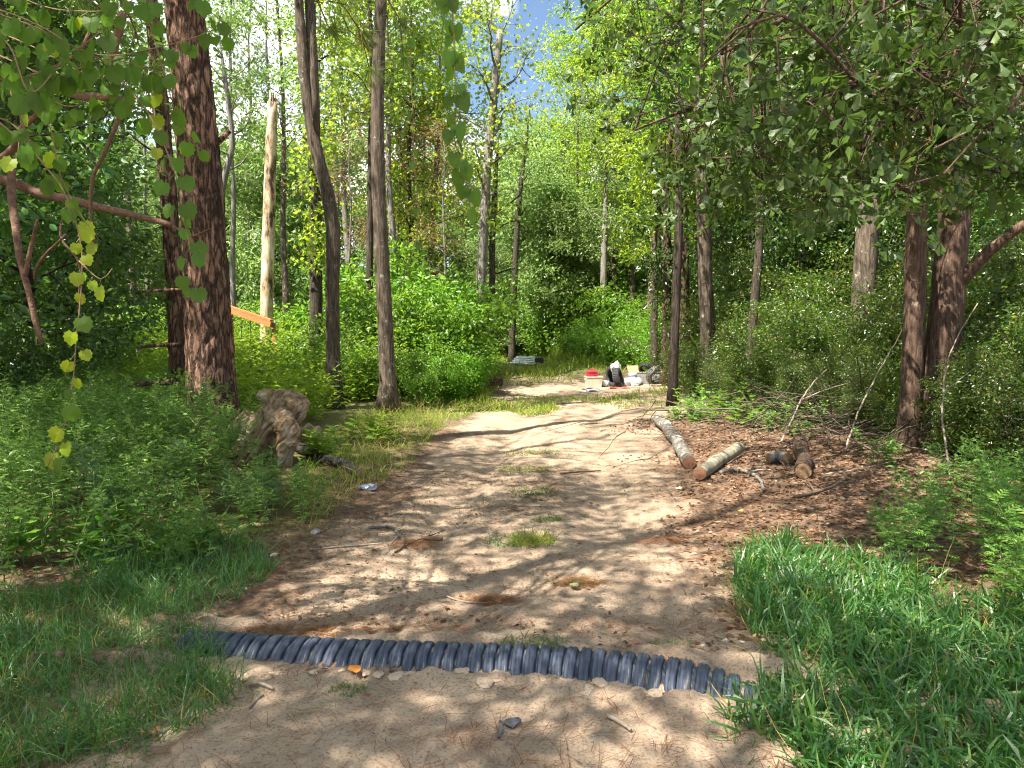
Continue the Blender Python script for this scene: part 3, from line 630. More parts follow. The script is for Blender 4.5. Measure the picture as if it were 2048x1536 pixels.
slim('gum_tree', 124, [(1496, 810, 22), (1500, 740, 19), (1506, 640, 18), (1517, 520, 17), (1521, 400, 16)], 14.5, 12, 'thin blackish trunk that leans into the thicket', 'dark_bark', lo=.5, R=2.2, nl=14, per=60, size=.09, leaf='shrub_leaf')
slim('gum_tree', 125, [(1562, 700, 38), (1563, 500, 36), (1566, 330, 34)], 19, 15, 'pale trunk deep in the thicket behind the thin blackish trunk', 'grey_bark', lo=.45, R=3.0, nl=18, per=60, size=.11, leaf='shrub_leaf')
slim('gum_tree', 126, [(1708, 835, 56), (1716, 760, 48), (1724, 640, 45), (1732, 500, 44), (1742, 390, 42), (1750, 250, 38)], 12.6, 14, 'stout furrowed trunk with a sunlit edge in the thicket', 'gum_bark', lo=.42, R=3.2, nl=20, per=70, size=.085, leaf='shrub_leaf')

# the near oak: twin trunk, limbs reaching over the camera's way, leaves one can see singly
D_OAK = 8.8
ob = onground(*P(1845, 900, D_OAK)[:2])
oak = thing('oak_tree', ob, 'twin-trunked oak whose dark lobed leaves hang over the track', 'tree')
tw = MB()
for pp, zt in (([(1812, 930, 46), (1822, 800, 42), (1830, 600, 40), (1834, 400, 38), (1838, 150, 34)], 10), ([(1858, 930, 76), (1876, 760, 68), (1893, 620, 62), (1905, 480, 58), (1915, 350, 54), (1935, 100, 54)], 11)):
    p, r = key_path(pp, D_OAK, zt); p[0, 2] -= .15; q = resample(p, .12); rr = np.interp(np.linspace(0, 1, len(q)), np.linspace(0, 1, len(r)), r)
    tw.add(*tube(q, rr*(1+.25*np.exp(-(q[:, 2]-q[0, 2])/.3)), 22, True, .05, int(zt)))
lb = resample([P(1885, 610, D_OAK), P(1925, 560, D_OAK-.1), P(1980, 500, D_OAK-.3), P(2060, 440, D_OAK-.6)], .15)
tw.add(*tube(lb, np.linspace(.085, .05, len(lb)), 12, True, .05, 2))
def oak_limb(pts, r0, r1):
    q = resample(pts, .25); tw.add(*tube(q, np.linspace(r0, r1, len(q)), 7, True, .04, 3)); return q
limbs = [oak_limb([P(1930, 160, D_OAK), P(1880, -40, 7.4), P(1760, -60, 6.2), P(1600, 20, 5.6), P(1440, 110, 5.4)], .07, .012),
         oak_limb([P(1834, 330, D_OAK), P(1760, 160, 7.6), P(1620, 120, 7.0), P(1420, 200, 6.8), P(1270, 260, 7.2)], .06, .010),
         oak_limb([P(1925, 190, D_OAK), P(1980, 60, 7.0), P(1960, 60, 5.0), P(1860, 130, 4.2), P(1740, 190, 4.0)], .06, .010),
         oak_limb([P(1920, 260, D_OAK), P(2080, 120, 7.0), P(2150, 100, 5.0), P(2060, 200, 4.4), P(1960, 260, 4.2)], .05, .010),
         oak_limb([P(1838, 260, D_OAK), P(1700, -60, 8.0), P(1500, -150, 7.6), P(1300, -60, 7.4), P(1150, 60, 7.6)], .06, .010),
         oak_limb([P(1836, 400, D_OAK), P(1740, 330, 7.4), P(1620, 320, 6.6), P(1500, 330, 6.2)], .04, .008)]
LP = np.concatenate(limbs)
r = np.random.default_rng(77)
tips = []
def oak_zone(n, x0, x1, y0, y1, d0, d1, low=None):
    k = 0
    while k < n:
        x = r.uniform(x0, x1); y = r.uniform(y0, y1)
        if low is not None and y > low(x) + r.normal(0, 28): continue
        D = r.uniform(d0, d1); tips.append(P(x, y, D)); k += 1
lowline = lambda x: np.interp(x, [1100, 1200, 1300, 1400, 1600, 1800, 1950, 2048], [150, 280, 350, 420, 460, 430, 400, 380])
oak_zone(170, 1400, 2100, -120, 430, 4.0, 6.2, lowline)
oak_zone(200, 1130, 2100, -120, 430, 6.2, 8.2, lowline)
oak_zone(40, 1560, 2060, 60, 400, 3.6, 4.4, lowline)
near, rest = [], []
hubs = []
for tpt in tips[::7]:
    dd_ = np.linalg.norm(LP - tpt, axis=1); a = LP[r.choice(np.argsort(dd_)[:9])]; h_ = resample([a, (a+tpt)/2 + r.normal(size=3)*.12 + [0, 0, .12], tpt], .15); hubs.append(h_[len(h_)//3:]); tw.add(*tube(h_, np.linspace(.013, .005, len(h_)), 5, False))
HB = np.concatenate(hubs)
for tpt in tips:
    a = HB[r.choice(np.argsort(np.linalg.norm(HB - tpt, axis=1))[:6])]
    mid = (a+tpt)/2 + r.normal(size=3)*.08 + np.array([0, 0, .1])
    tw.add(*tube(resample([a, mid, tpt], .25), np.linspace(.007, .0025, len(resample([a, mid, tpt], .25))), 4, False))
    dv = unit(tpt - mid)
    for s_ in range(r.integers(4, 8)):          # rosettes of leaves at the twig ends
        c = tpt + r.normal(size=3)*.13 if s_ else tpt
        if s_: tw.add(*tube(np.array([tpt-dv*.05, c]), [.002, .0015], 3, False))
        n_ = r.integers(7, 12); th = r.uniform(0, 6.28, n_); up = unit(dv*.5 + r.normal(size=3)*.4 + np.array([0, 0, .35])); e1 = unit(np.cross(up, [.3, .9, .1])); e2 = np.cross(up, e1)
        ax = np.cos(th)[:, None]*e1 + np.sin(th)[:, None]*e2 + up*r.uniform(-.1, .6, n_)[:, None]
        nr = up[None] + r.normal(size=(n_, 3))*.35; sz = r.uniform(.058, .098, n_)
        for q in range(n_): (near if c[1] < 4.5 and len(near) < 260 else rest).append((c, ax[q], nr[q], sz[q]))
up_ = MB()
for k in range(80):                              # unseen leaf clumps added above the frame to shade verge and thicket
    c = np.array([r.uniform(.6, 6.0), r.uniform(5.8, 10.5), r.uniform(6.6, 10.0)]); clump(up_, c, 60, .36, OVAL, .11, 0, r)
    if k % 4 == 0: q = resample([np.array([6.0, 9.0, 6.0]), (c + [6.0, 9.0, 7.0])/2 + [0, 0, .6], c], .5); tw.add(*tube(q, np.linspace(.05, .012, len(q)), 5, False))
tag(up_.build('added_shade_boughs', M['oak_leaf'], oak), kind='stuff')
tw.build('trunk', M['oak_bark'], oak, True)
pos, ax, nr, sz = map(np.array, zip(*rest)); cr = MB(); cr.add(*inst(OAK, pos, ax, nr, sz)); tag(cr.build('crown', M['oak_leaf'], oak, True), kind='stuff')
def leaf_object(me, parent, c, a, n, s, off):
    a = unit(np.asarray(a, float)); n = np.asarray(n, float); n = unit(n - a*np.dot(a, n)); x = np.cross(a, n)
    from mathutils import Matrix
    o = bpy.data.objects.new('leaf', me); COL.objects.link(o); o.parent = parent
    c = np.asarray(c) - off
    o.matrix_local = Matrix(((x[0]*s, a[0]*s, n[0]*s, c[0]), (x[1]*s, a[1]*s, n[1]*s, c[1]), (x[2]*s, a[2]*s, n[2]*s, c[2]), (0, 0, 0, 1)))
    return o
me_oak = MB().add(*OAK).mesh('oak_leaf', M['oak_leaf'], True); me_oak2 = MB().add(*OAK).mesh('oak_leaf_withered', M['oak_leaf_old'])
for c, a, n, s in near: leaf_object(me_oak, oak, c, a, n, s, ob)
for k in range(15):                              # the withered spray
    c = P(r.normal(1810, 38), r.normal(285, 32), 4.6); leaf_object(me_oak2, oak, c, [r.normal()*.4, r.normal()*.4, -1], rdir(1, r)[0], r.uniform(.06, .1), ob)['label'] = 'withered tan leaf'

# ------------------------------------------------------------------ forest kinds that repeat
gum = [make_broadleaf('broadleaf_tree', 200+i, H=15, r0=.13, lo=.28, R=2.6, nl=26, per=70, size=.165, sig=.34, leaf='gum_leaf', bark='dark_bark') for i in range(3)]
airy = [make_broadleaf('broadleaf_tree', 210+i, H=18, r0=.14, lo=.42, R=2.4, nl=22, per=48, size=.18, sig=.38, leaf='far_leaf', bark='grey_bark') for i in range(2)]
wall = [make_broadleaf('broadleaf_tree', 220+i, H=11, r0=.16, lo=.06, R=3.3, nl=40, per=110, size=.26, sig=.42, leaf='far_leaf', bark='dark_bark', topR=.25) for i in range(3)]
pine = [make_pine('pine_tree', 230+i, H=21, r0=.17, lo=.45, R=2.7, nl=28, tufts=9, nn=26, ln=.30, w=.02) for i in range(3)]
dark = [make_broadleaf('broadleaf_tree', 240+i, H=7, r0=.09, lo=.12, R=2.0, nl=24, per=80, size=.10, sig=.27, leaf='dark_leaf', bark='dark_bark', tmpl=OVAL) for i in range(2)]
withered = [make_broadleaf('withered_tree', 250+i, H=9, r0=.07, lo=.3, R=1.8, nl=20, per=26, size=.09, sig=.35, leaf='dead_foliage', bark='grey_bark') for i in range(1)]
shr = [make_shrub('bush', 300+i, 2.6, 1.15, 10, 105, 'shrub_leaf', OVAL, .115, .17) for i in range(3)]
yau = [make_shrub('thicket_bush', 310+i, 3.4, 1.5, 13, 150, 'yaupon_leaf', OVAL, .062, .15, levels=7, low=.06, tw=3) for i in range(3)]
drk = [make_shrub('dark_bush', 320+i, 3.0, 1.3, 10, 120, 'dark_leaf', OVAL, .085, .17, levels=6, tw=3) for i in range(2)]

LAND = [(90, 'past the picture-edge vines'), (240, 'seen beyond the hanging grape vine'), (345, 'seen beyond the tangle of dead limbs'), (470, 'seen behind the thickest pine'), (590, 'seen behind the charred snag'), (700, 'seen behind the crooked trunk'), (800, 'seen behind the straight brown trunk'), (900, 'short of the heart-leaf strand'), (1000, 'behind the heart-leaf strand'), (1100, 'below the sky gap'), (1200, 'above the red box'), (1300, 'above the tyres'), (1390, 'by the corner trunks'), (1470, 'by the furrowed trunk'), (1600, 'by the leaning blackish trunk'), (1700, 'above the sawn log'), (1790, 'by the stout trunk'), (1900, 'behind the twin oak trunks'), (5000, 'past the twin oak trunks')]
PUT = {}
def put(protos, px, D, sc, label, group, cat='tree', dx=0, zsc=None):
    p = P(px, 700, D); g = onground(p[0]+dx, D)
    s = (sc*random.uniform(.9, 1.1), sc*random.uniform(.9, 1.1), (zsc or sc)*random.uniform(.93, 1.07))
    lab = label + ' ' + next(t for m_, t in LAND if px < m_)
    o = spawn(random.choice(protos), g, random.uniform(0, 6.28), s, lab, group); o['category'] = cat
    PUT.setdefault(lab, []).append((s[2], o)); return o
def rank_labels():
    for lab, v in PUT.items():
        v.sort(key=lambda q: -q[0]); names = {2: ['taller', 'shorter'], 3: ['tallest', 'middle-sized', 'shortest'], }.get(len(v)) or (['tallest', 'second tallest', 'third tallest', 'fourth tallest', 'fifth tallest', 'sixth tallest', 'seventh tallest', 'eighth tallest', 'ninth tallest', 'tenth tallest', 'eleventh tallest'][:len(v)-1] + ['shortest'] if 4 <= len(v) <= 12 else None)
        if names:
            for nm, (_, o) in zip(names, v): o['label'] = nm + ' ' + lab
# far wall of trees
for px in range(-240, 2300, 92):
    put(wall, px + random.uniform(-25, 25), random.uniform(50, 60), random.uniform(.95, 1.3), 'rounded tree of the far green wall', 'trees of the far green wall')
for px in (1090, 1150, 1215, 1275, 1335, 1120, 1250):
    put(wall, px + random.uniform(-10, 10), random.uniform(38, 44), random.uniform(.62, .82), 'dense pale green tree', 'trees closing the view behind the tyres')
for px in (700, 790, 860, 930, 990):
    put(wall, px, random.uniform(40, 46), random.uniform(.42, .6), 'leafy tree over the sunlit bushes', 'trees behind the sunlit bushes')
for px in range(-150, 700, 85):
    put(wall, px + random.uniform(-25, 25), random.uniform(34, 44), random.uniform(.5, .78), 'low leafy tree at the back of the clearing', 'low trees at the back of the clearing')
# tall open pines and broadleaves on the left
for px, D in ((-120, 34), (40, 38), (120, 30), (205, 27), (272, 33), (420, 36), (500, 40), (575, 31), (610, 42), (680, 36), (-40, 46), (330, 46), (760, 48), (160, 44)):
    put(pine, px, D, random.uniform(.85, 1.08), 'tall straight pine of the open wood', 'tall pines beyond the weeds')
for px, D in ((-60, 28), (70, 24), (180, 36), (300, 40), (470, 30), (560, 36), (640, 27), (700, 27), (790, 24), (850, 31)):
    put(airy, px, D, random.uniform(.8, 1.05), 'airy pale broadleaf among the pines', 'airy broadleaves among the pines')
# bright trees over the track's far end
for px, D, s in ((830, 25, .95), (800, 28, .9), (1150, 42, 1.15), (1310, 22.5, .95), (1265, 36, 1.05), (1200, 46, 1.25), (1335, 30, 1.1)):
    put(gum, px, D, s, 'sunlit yellow-green tree', 'sunlit trees over the end of the track')
for px, D, s in ((1230, 40, 1.0), (1300, 31, .9), (1130, 50, .8)):
    put(pine, px, D, s, 'feathery sunlit pine', 'feathery pines over the end of the track')
# withered trees, brown
for px, D, s in ((715, 24, .9), (800, 25, 1.0), (880, 23, .8), (830, 30, 1.1)):
    put(withered, px, D, s, 'withered brown-leaved tree', 'withered brown trees')
# wood on the right, behind the thicket
for px, D, s in ((1400, 24, 1.0), (1480, 20, .9), (1560, 25, 1.0), (1640, 20, .9), (1720, 23, 1.0), (1800, 19, .95), (1900, 22, 1.0), (1980, 18, .9), (2080, 20, 1.0), (1450, 30, 1.1), (1850, 28, 1.1), (2160, 16, .9), (1380, 38, 1.1), (1600, 36, 1.1)):
    put(gum, px, D, s, 'leafy tree of the deep wood', 'trees of the deep wood behind the thicket')
for px, D, s in ((1400, 19, 1.25), (1500, 18, 1.2), (1600, 16.5, 1.15), (1680, 18, 1.25), (1790, 16, 1.2), (1880, 15.5, 1.2), (1960, 14.5, 1.2), (2060, 13.5, 1.2), (2130, 11, 1.1)):
    put(dark, px, D, s, 'low dark understorey tree', 'dark understorey trees in the thicket')
# dark leafy mass at the left edge
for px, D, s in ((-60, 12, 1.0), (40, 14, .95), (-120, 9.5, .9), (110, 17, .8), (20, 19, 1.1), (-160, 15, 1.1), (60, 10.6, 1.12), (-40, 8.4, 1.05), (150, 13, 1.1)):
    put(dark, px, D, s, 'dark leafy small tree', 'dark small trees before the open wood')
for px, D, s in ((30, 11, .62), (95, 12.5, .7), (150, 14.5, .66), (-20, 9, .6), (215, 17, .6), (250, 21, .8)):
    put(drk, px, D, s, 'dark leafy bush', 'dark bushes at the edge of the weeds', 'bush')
# sunlit bushes along the track
for px, D, s in ((715, 17, 1.0), (760, 19, 1.35), (800, 16.5, .9), (820, 21, 1.5), (850, 17.5, 1.15), (880, 20, 1.45), (905, 18, 1.05), (915, 22.5, 1.25), (935, 19.5, .75), (900, 25, 1.5), (840, 25, 1.8), (760, 24, 1.7), (925, 27, 1.1), (700, 22, 1.3), (590, 23, 1.1), (500, 24, .9), (420, 26, 1.0), (300, 25, 1.0), (240, 27, 1.1), (935, 16.2, .5), (905, 15.2, .42), (880, 16.0, .6), (720, 14.6, .5), (700, 15.5, .6), (745, 15.8, .62), (640, 16.5, .5), (600, 18, .6), (820, 15, .5), (848, 14.2, .36)):
    put(shr, px, D, s, 'bright green sunlit bush', 'sunlit bushes beside the track', 'bush')
for px, D, s in ((1190, 30, .9), (1230, 27, .75), (1275, 26, .85), (1310, 24, .8), (1150, 34, .8), (1260, 33, 1.1), (1335, 27, 1.1), (1100, 38, .7), (1170, 40, 1.0), (1060, 46, 1.0), (1000, 46, .9), (1220, 42, 1.3), (1300, 38, 1.3), (1090, 38.5, 1.3), (1125, 37.5, 1.5), (1165, 38, 2.0), (1215, 37, 1.7), (1260, 37.5, 2.0), (1035, 44, 1.3)):
    put(shr, px, D, s, 'yellow-green bush', 'bushes behind the dumped tyres', 'bush')
# thicket on the right
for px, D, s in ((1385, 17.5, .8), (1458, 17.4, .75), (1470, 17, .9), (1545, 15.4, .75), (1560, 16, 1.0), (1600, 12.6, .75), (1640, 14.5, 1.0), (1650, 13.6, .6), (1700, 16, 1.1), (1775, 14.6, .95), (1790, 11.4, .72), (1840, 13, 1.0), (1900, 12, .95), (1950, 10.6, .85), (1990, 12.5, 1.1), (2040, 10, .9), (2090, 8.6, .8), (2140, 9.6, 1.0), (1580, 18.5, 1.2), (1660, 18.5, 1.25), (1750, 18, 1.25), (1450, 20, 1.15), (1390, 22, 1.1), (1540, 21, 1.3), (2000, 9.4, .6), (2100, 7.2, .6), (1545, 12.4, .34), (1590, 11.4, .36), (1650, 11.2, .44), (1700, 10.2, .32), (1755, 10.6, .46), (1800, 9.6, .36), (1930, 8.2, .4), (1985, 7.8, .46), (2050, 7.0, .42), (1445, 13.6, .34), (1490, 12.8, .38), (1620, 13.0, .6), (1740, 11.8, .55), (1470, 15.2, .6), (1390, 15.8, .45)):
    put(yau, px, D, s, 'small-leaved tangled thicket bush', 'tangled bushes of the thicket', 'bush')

rank_labels()

# ------------------------------------------------------------------ trees just outside the view whose limbs and shade reach into it
edge = make_pine('pine_tree', 400, H=15, r0=.17, lo=.45, R=3.3, nl=26, tufts=10, nn=34, ln=.22, w=.009, bark='pine_bark', sides=14, stubs=2, base=onground(-5.0, 6.2))
relabel(edge, 'pine whose bare brown dead limbs cross the view behind the grape vine')
def edge_limb(pp, w0, w1, name='dead_limb', lump=.08):
    q = resample([P(x, y, D) for x, y, D in pp], .08); k = np.linspace(0, 1, len(q))
    q = q + np.stack([vn3(q, 4, 1), vn3(q, 4, 2), vn3(q, 4, 3)], -1)*.012
    MB().add(*tube(q, w0+(w1-w0)*k, 8, True, lump, 5)).build(name, M['dead_limb'], edge, True)
edge_limb([(-200, 320, 6.2), (0, 358, 6.0), (80, 385, 5.9), (170, 408, 5.8), (260, 430, 5.7), (345, 452, 5.6)], .055, .022)
edge_limb([(-150, 420, 6.2), (10, 312, 5.6), (40, 262, 5.4), (78, 225, 5.2)], .04, .02)
edge_limb([(-140, 200, 6.2), (60, 170, 5.6), (150, 190, 5.2), (225, 190, 5.0), (222, 110, 4.9), (236, 60, 4.9), (243, 25, 4.9)], .035, .026)
edge_limb([(20, 330, 5.9), (30, 450, 5.6), (50, 560, 5.5), (85, 690, 5.5)], .035, .018)
edge_limb([(232, 195, 5.0), (250, 205, 5.0), (215, 290, 5.0), (185, 370, 5.1), (190, 500, 5.2)], .018, .008)
edge_limb([(70, 560, 5.5), (72, 540, 5.4), (95, 505, 5.3), (130, 470, 5.2)], .014, .006)
edge_limb([(345, 452, 5.6), (385, 470, 5.5), (420, 458, 5.4)], .012, .004)
edge_limb([(140, 400, 5.8), (120, 470, 5.7), (160, 540, 5.6), (150, 700, 5.6)], .010, .004)
edge_limb([(180, 60, 5.0), (150, 110, 5.0), (60, 150, 5.1), (-40, 160, 5.2)], .014, .008)
edge_limb([(50, 560, 5.5), (66, 480, 5.5), (76, 440, 5.4)], .02, .01)

near_pine = make_pine('pine_tree', 401, H=14, r0=.16, lo=.5, R=3.4, nl=24, tufts=9, nn=34, ln=.22, w=.009, bark='pine_bark', sides=12, stubs=2, base=onground(-3.4, 1.6))
relabel(near_pine, 'pine whose long-needled twigs droop into the top of the view above the straight brown trunk')
def needle_limb(pp, r0=.02):
    q = resample([P(x, y, D) for x, y, D in pp], .1); b = MB(); nd = MB(); rr = np.random.default_rng(int(pp[-1][0]))
    b.add(*tube(q, np.linspace(r0, .004, len(q)), 6))
    for k in range(len(q)//2, len(q), 2):
        dd = unit(unit(q[min(k+1, len(q)-1)]-q[k-1]) + rr.normal(size=3)*.6); e = q[k] + dd*rr.uniform(.05, .22)
        b.add(*tube(np.array([q[k], e]), [.004, .003], 4))
        needle_tuft(nd, e, dd, 80, .19, .0036, 0, rr)
        if rr.random() < .4: needle_tuft(nd, q[k], dd + [0, 0, -1.0], 40, .18, .0036, 1, rr)
    needle_tuft(nd, q[-1], unit(q[-1]-q[-2]), 90, .19, .0036, 0, rr)
    lo_ = b.build('limb', M['dead_limb'], near_pine, True)
    tag(nd.build('needles', [M['pine_needle'], M['brown_needle']], lo_, False, origin=np.array(near_pine.location)), kind='stuff')
for pp in (((-900, -900, 1.7), (200, -420, 3.0), (520, -150, 3.9), (660, -20, 4.2), (720, 60, 4.3)), ((-900, -900, 1.7), (300, -500, 3.2), (640, -220, 4.0), (740, -60, 4.3), (800, 40, 4.3)), ((-900, -800, 1.7), (100, -420, 2.9), (450, -180, 3.8), (600, -60, 4.1), (655, 50, 4.2)), ((-900, -900, 1.7), (300, -500, 3.1), (640, -240, 3.9), (800, -120, 4.1), (868, -10, 4.2)),
           ((-900, -800, 1.7), (-100, -300, 3.2), (120, -60, 4.4), (220, 40, 5.0), (262, 120, 5.2)), ((-900, -800, 1.7), (0, -300, 3.4), (200, -60, 4.6), (270, 60, 5.2), (290, 170, 5.3))):
    needle_limb(pp)
shade = [make_broadleaf('broadleaf_tree', 410+i, H=11.5, r0=.16, lo=.38, R=3.3, nl=20, per=110, size=.12, sig=.33, twigs=3, leaf='gum_leaf', bark='oak_bark', tmpl=OVAL) for i in range(2)]
for x, y, s, k in ((-6.6, .8, 1.0, 0), (-3.6, -1.0, .95, 1), (-8.3, 4.4, 1.0, 1), (-1.0, -2.0, .95, 0), (-10.5, 8.2, 1.05, 0), (-5.4, 3.6, .85, 0), (-7.6, -2.2, .9, 1)):
    o = spawn(shade[k], onground(x, y), x*2.1, s, 'leafy tree beside the lane whose crown shades the nearest sand', 'shade trees beside the lane'); o['category'] = 'tree'

# ------------------------------------------------------------------ vines with leaves one can tell apart
me_grape = [MB().add(*GRAPE).mesh('grape_leaf', M['grape_leaf']), MB().add(*GRAPE).mesh('grape_leaf_yellow', M['grape_leaf_yellow'])]
me_heart = MB().add(*HEART).mesh('heart_leaf', M['grape_leaf'])
def vine(name, label, strands, me, yellow, size, step, jit, seed, both=False):
    rr = np.random.default_rng(seed); st0 = P(*strands[0][0]); root = thing(name, st0, label, 'vine')
    for st in strands:
        q = resample([P(x, y, D) for x, y, D in st], .03); q = q + np.stack([vn3(q, 5, 1), vn3(q, 5, 2), vn3(q, 5, 3)], -1)*.015
        MB().add(*tube(q, np.linspace(.004, .0018, len(q)), 5)).build('stem', M['vine_stem'], root, True)
        n = max(2, int(np.sum(np.linalg.norm(np.diff(q, axis=0), axis=1))/step))
        for k in range(n):
            c = q[min(len(q)-1, int((k+rr.random())/n*len(q)))]; side = (1 if k % 2 else -1)
            d = np.array([side*rr.uniform(.2, 1), rr.normal()*.5, rr.uniform(-1.2, .1)]); d = unit(d)
            c2 = c + d*jit*rr.uniform(.3, 1.2)
            MB().add(*tube(np.array([c, c2]), [.0013, .001], 3)).build('stalk', M['green_stem'], root)
            nrm = np.array([rr.normal()*.5, -1.0 + rr.normal()*.4, .45 + rr.normal()*.4])
            ax = np.array([side*rr.uniform(0, .6), rr.normal()*.2, -1.0])
            m_ = me[1] if isinstance(me, list) and rr.random() < (yellow(c) if callable(yellow) else yellow) else (me[0] if isinstance(me, list) else me)
            leaf_object(m_, root, c2, ax, nrm, size*rr.uniform(.7, 1.2), st0)
yl = lambda c: .75 if c[2] < 2.15 else .08
vine('grape_vine', 'broad-leaved grape vine draped from the dead limbs in the upper corner',
     [[(-120, -40, 3.2), (0, 30, 3.2), (90, 60, 3.2), (200, 110, 3.3), (330, 90, 3.4), (430, 60, 3.5)], [(-120, 60, 3.1), (0, 110, 3.1), (120, 150, 3.1), (220, 120, 3.2), (340, 160, 3.3)],
      [(220, -160, 3.4), (300, 40, 3.4), (330, 150, 3.4), (350, 230, 3.4), (400, 300, 3.5)], [(-60, 0, 3.0), (20, 90, 3.0), (60, 180, 3.0), (130, 120, 3.1), (210, 60, 3.1)],
      [(240, 160, 3.4), (290, 220, 3.4), (340, 320, 3.4), (362, 400, 3.4), (380, 520, 3.4), (385, 580, 3.4)], [(-80, -60, 3.3), (80, 10, 3.3), (190, 20, 3.3), (300, -10, 3.3)],
      [(0, 60, 3.4), (80, 100, 3.4), (170, 150, 3.4), (230, 160, 3.4)], [(360, -40, 3.5), (420, 20, 3.5), (470, 70, 3.6)], [(-60, 120, 3.3), (40, 160, 3.3), (130, 210, 3.3), (200, 190, 3.3)], [(-40, 10, 3.1), (60, 40, 3.1), (150, 90, 3.1), (230, 140, 3.2), (260, 220, 3.3)], [(-60, 220, 3.2), (20, 250, 3.2), (70, 300, 3.2)]], me_grape, .06, .072, .048, .05, 21)
vine('grape_vine', 'sparse hanging grape vine with yellowing leaves trailing down into the weeds',
     [[(20, 180, 3.3), (60, 290, 3.3), (130, 380, 3.3), (165, 500, 3.3), (160, 620, 3.3), (150, 720, 3.3), (135, 830, 3.3), (95, 930, 3.3)], [(60, 160, 3.4), (100, 260, 3.4), (120, 340, 3.4), (160, 420, 3.4), (200, 480, 3.4)],
      [(160, 520, 3.3), (205, 560, 3.3), (230, 540, 3.3)], [(0, 250, 3.2), (40, 290, 3.2), (30, 340, 3.2)]], me_grape, yl, .068, .07, .04, 22)
vine('heart_leaf_vine', 'hanging strand of paired heart-shaped leaves in front of the sky gap',
     [[(840, -140, 2.9), (890, -20, 2.9), (902, 60, 2.9), (905, 130, 2.9), (912, 200, 2.9), (908, 270, 2.9), (925, 330, 2.9), (940, 390, 2.9), (935, 410, 2.9)]], me_heart, 0, .066, .034, .022, 23)
vine('hanging_vine', 'thin trailing vine with few small leaves hanging before the straight brown trunk',
     [[(800, -80, 4.5), (822, 120, 4.5), (830, 300, 4.5), (838, 420, 4.5), (828, 500, 4.5), (800, 580, 4.5)]], me_heart, 0, .045, .14, .02, 24)

# ------------------------------------------------------------------ grass, weeds and litter
def blade_t(bend, w=1.0):
    t = np.array([0, .28, .55, .8, 1.0]); ww = np.array([.75, 1, .9, .6, 0])*w; V = []; p = np.zeros(2); a0 = 0
    for i, q in enumerate(t):
        if i: a = bend*((t[i-1]+q)/2)**1.3; p = p + (q-t[i-1])*np.array([math.cos(a), math.sin(a)])
        if i < 4: V += [(-.5*ww[i], p[0], p[1]), (.5*ww[i], p[0], p[1])]
        else: V.append((0, p[0], p[1]))
    return np.array(V), np.array([[0,1,3],[0,3,2],[2,3,5],[2,5,4],[4,5,7],[4,7,6],[6,7,8]])
BL = [blade_t(b) for b in (.6, 1.2, 1.8, 2.3)]
def poly_w(px): return np.array([G(x, y)[:2] for x, y in px])
def inside(p, poly):
    x, y = p[:, 0], p[:, 1]; c = np.zeros(len(p), bool); j = len(poly)-1
    for i in range(len(poly)):
        xi, yi = poly[i]; xj, yj = poly[j]
        c ^= ((yi > y) != (yj > y)) & (x < (xj-xi)*(y-yi)/(yj-yi+1e-12)+xi); j = i
    return c
def scatter(poly, n, r, clumpy=0.0, s=2.2, seed=3):
    lo_, hi = poly.min(0), poly.max(0); out = []; m = 0
    while m < n:
        p = lo_ + r.random((n*2, 2))*(hi-lo_); p = p[inside(p, poly)]
        if clumpy: p = p[(vn2(p[:, 0], p[:, 1], s, seed) + .6*vn2(p[:, 0], p[:, 1], s*3, seed+1))*.5 + r.normal(0, .15, len(p)) > clumpy - .5]
        out.append(p); m += len(p)
        if len(out) > 60: break
    return np.concatenate(out)[:n]
def blades(mb, xy, r, hmin, hmax, w, mat=0, tilt=.35):
    n = len(xy); z = ground_z(xy[:, 0], xy[:, 1]); pos = np.stack([xy[:, 0], xy[:, 1], z-.01], -1); k = r.integers(0, 4, n)
    ax = np.stack([r.normal(0, tilt, n), r.normal(0, tilt, n), np.ones(n)], -1); th = r.uniform(0, 6.28, n); nr = np.stack([np.cos(th), np.sin(th), np.zeros(n)], -1)
    h = r.uniform(hmin, hmax, n)*r.uniform(.6, 1.1, n)
    for i in range(4):
        s = k == i
        if s.any(): mb.add(*inst(BL[i], pos[s], ax[s], nr[s], np.stack([w*r.uniform(.6, 1.2, s.sum()), h[s], h[s]], -1)), mat)
r = np.random.default_rng(500)
# broad-bladed grass patch
g = MB(); pr = poly_w([(1480, 1120), (1560, 1085), (1720, 1120), (1900, 1180), (2100, 1250), (2400, 1300), (2300, 1650), (1650, 1640), (1570, 1500), (1440, 1445), (1570, 1380), (1500, 1270), (1465, 1180)])
xy = scatter(pr, 8500, r, .2, 2.4, 3); blades(g, xy, r, .11, .30, .0115, 0, .45)
xy = scatter(pr, 1300, r); blades(g, xy, r, .08, .2, .005, 1, .7)
xy = scatter(pr, 160, r); blades(g, xy, r, .3, .48, .0026, 1, .45)
xs_ = scatter(pr, 900, r, .4); z_ = ground_z(xs_[:, 0], xs_[:, 1]) + r.uniform(.02, .14, len(xs_))      # short broad shoots
g.add(*inst(LANCE, np.stack([xs_[:, 0], xs_[:, 1], z_], -1), np.stack([r.normal(size=len(xs_)), r.normal(size=len(xs_)), r.uniform(-.2, .7, len(xs_))], -1), np.stack([r.normal(0, .3, len(xs_)), r.normal(0, .3, len(xs_)), np.ones(len(xs_))], -1), r.uniform(.06, .11, len(xs_))), 0)
c_ = pr.mean(0); pe_ = c_ + (pr - c_)*1.15; xy = scatter(pe_, 1000, r, .3); blades(g, xy, r, .05, .14, .006, 0, .7); xy = scatter(pe_, 900, r); blades(g, xy, r, .05, .16, .004, 1, .9)
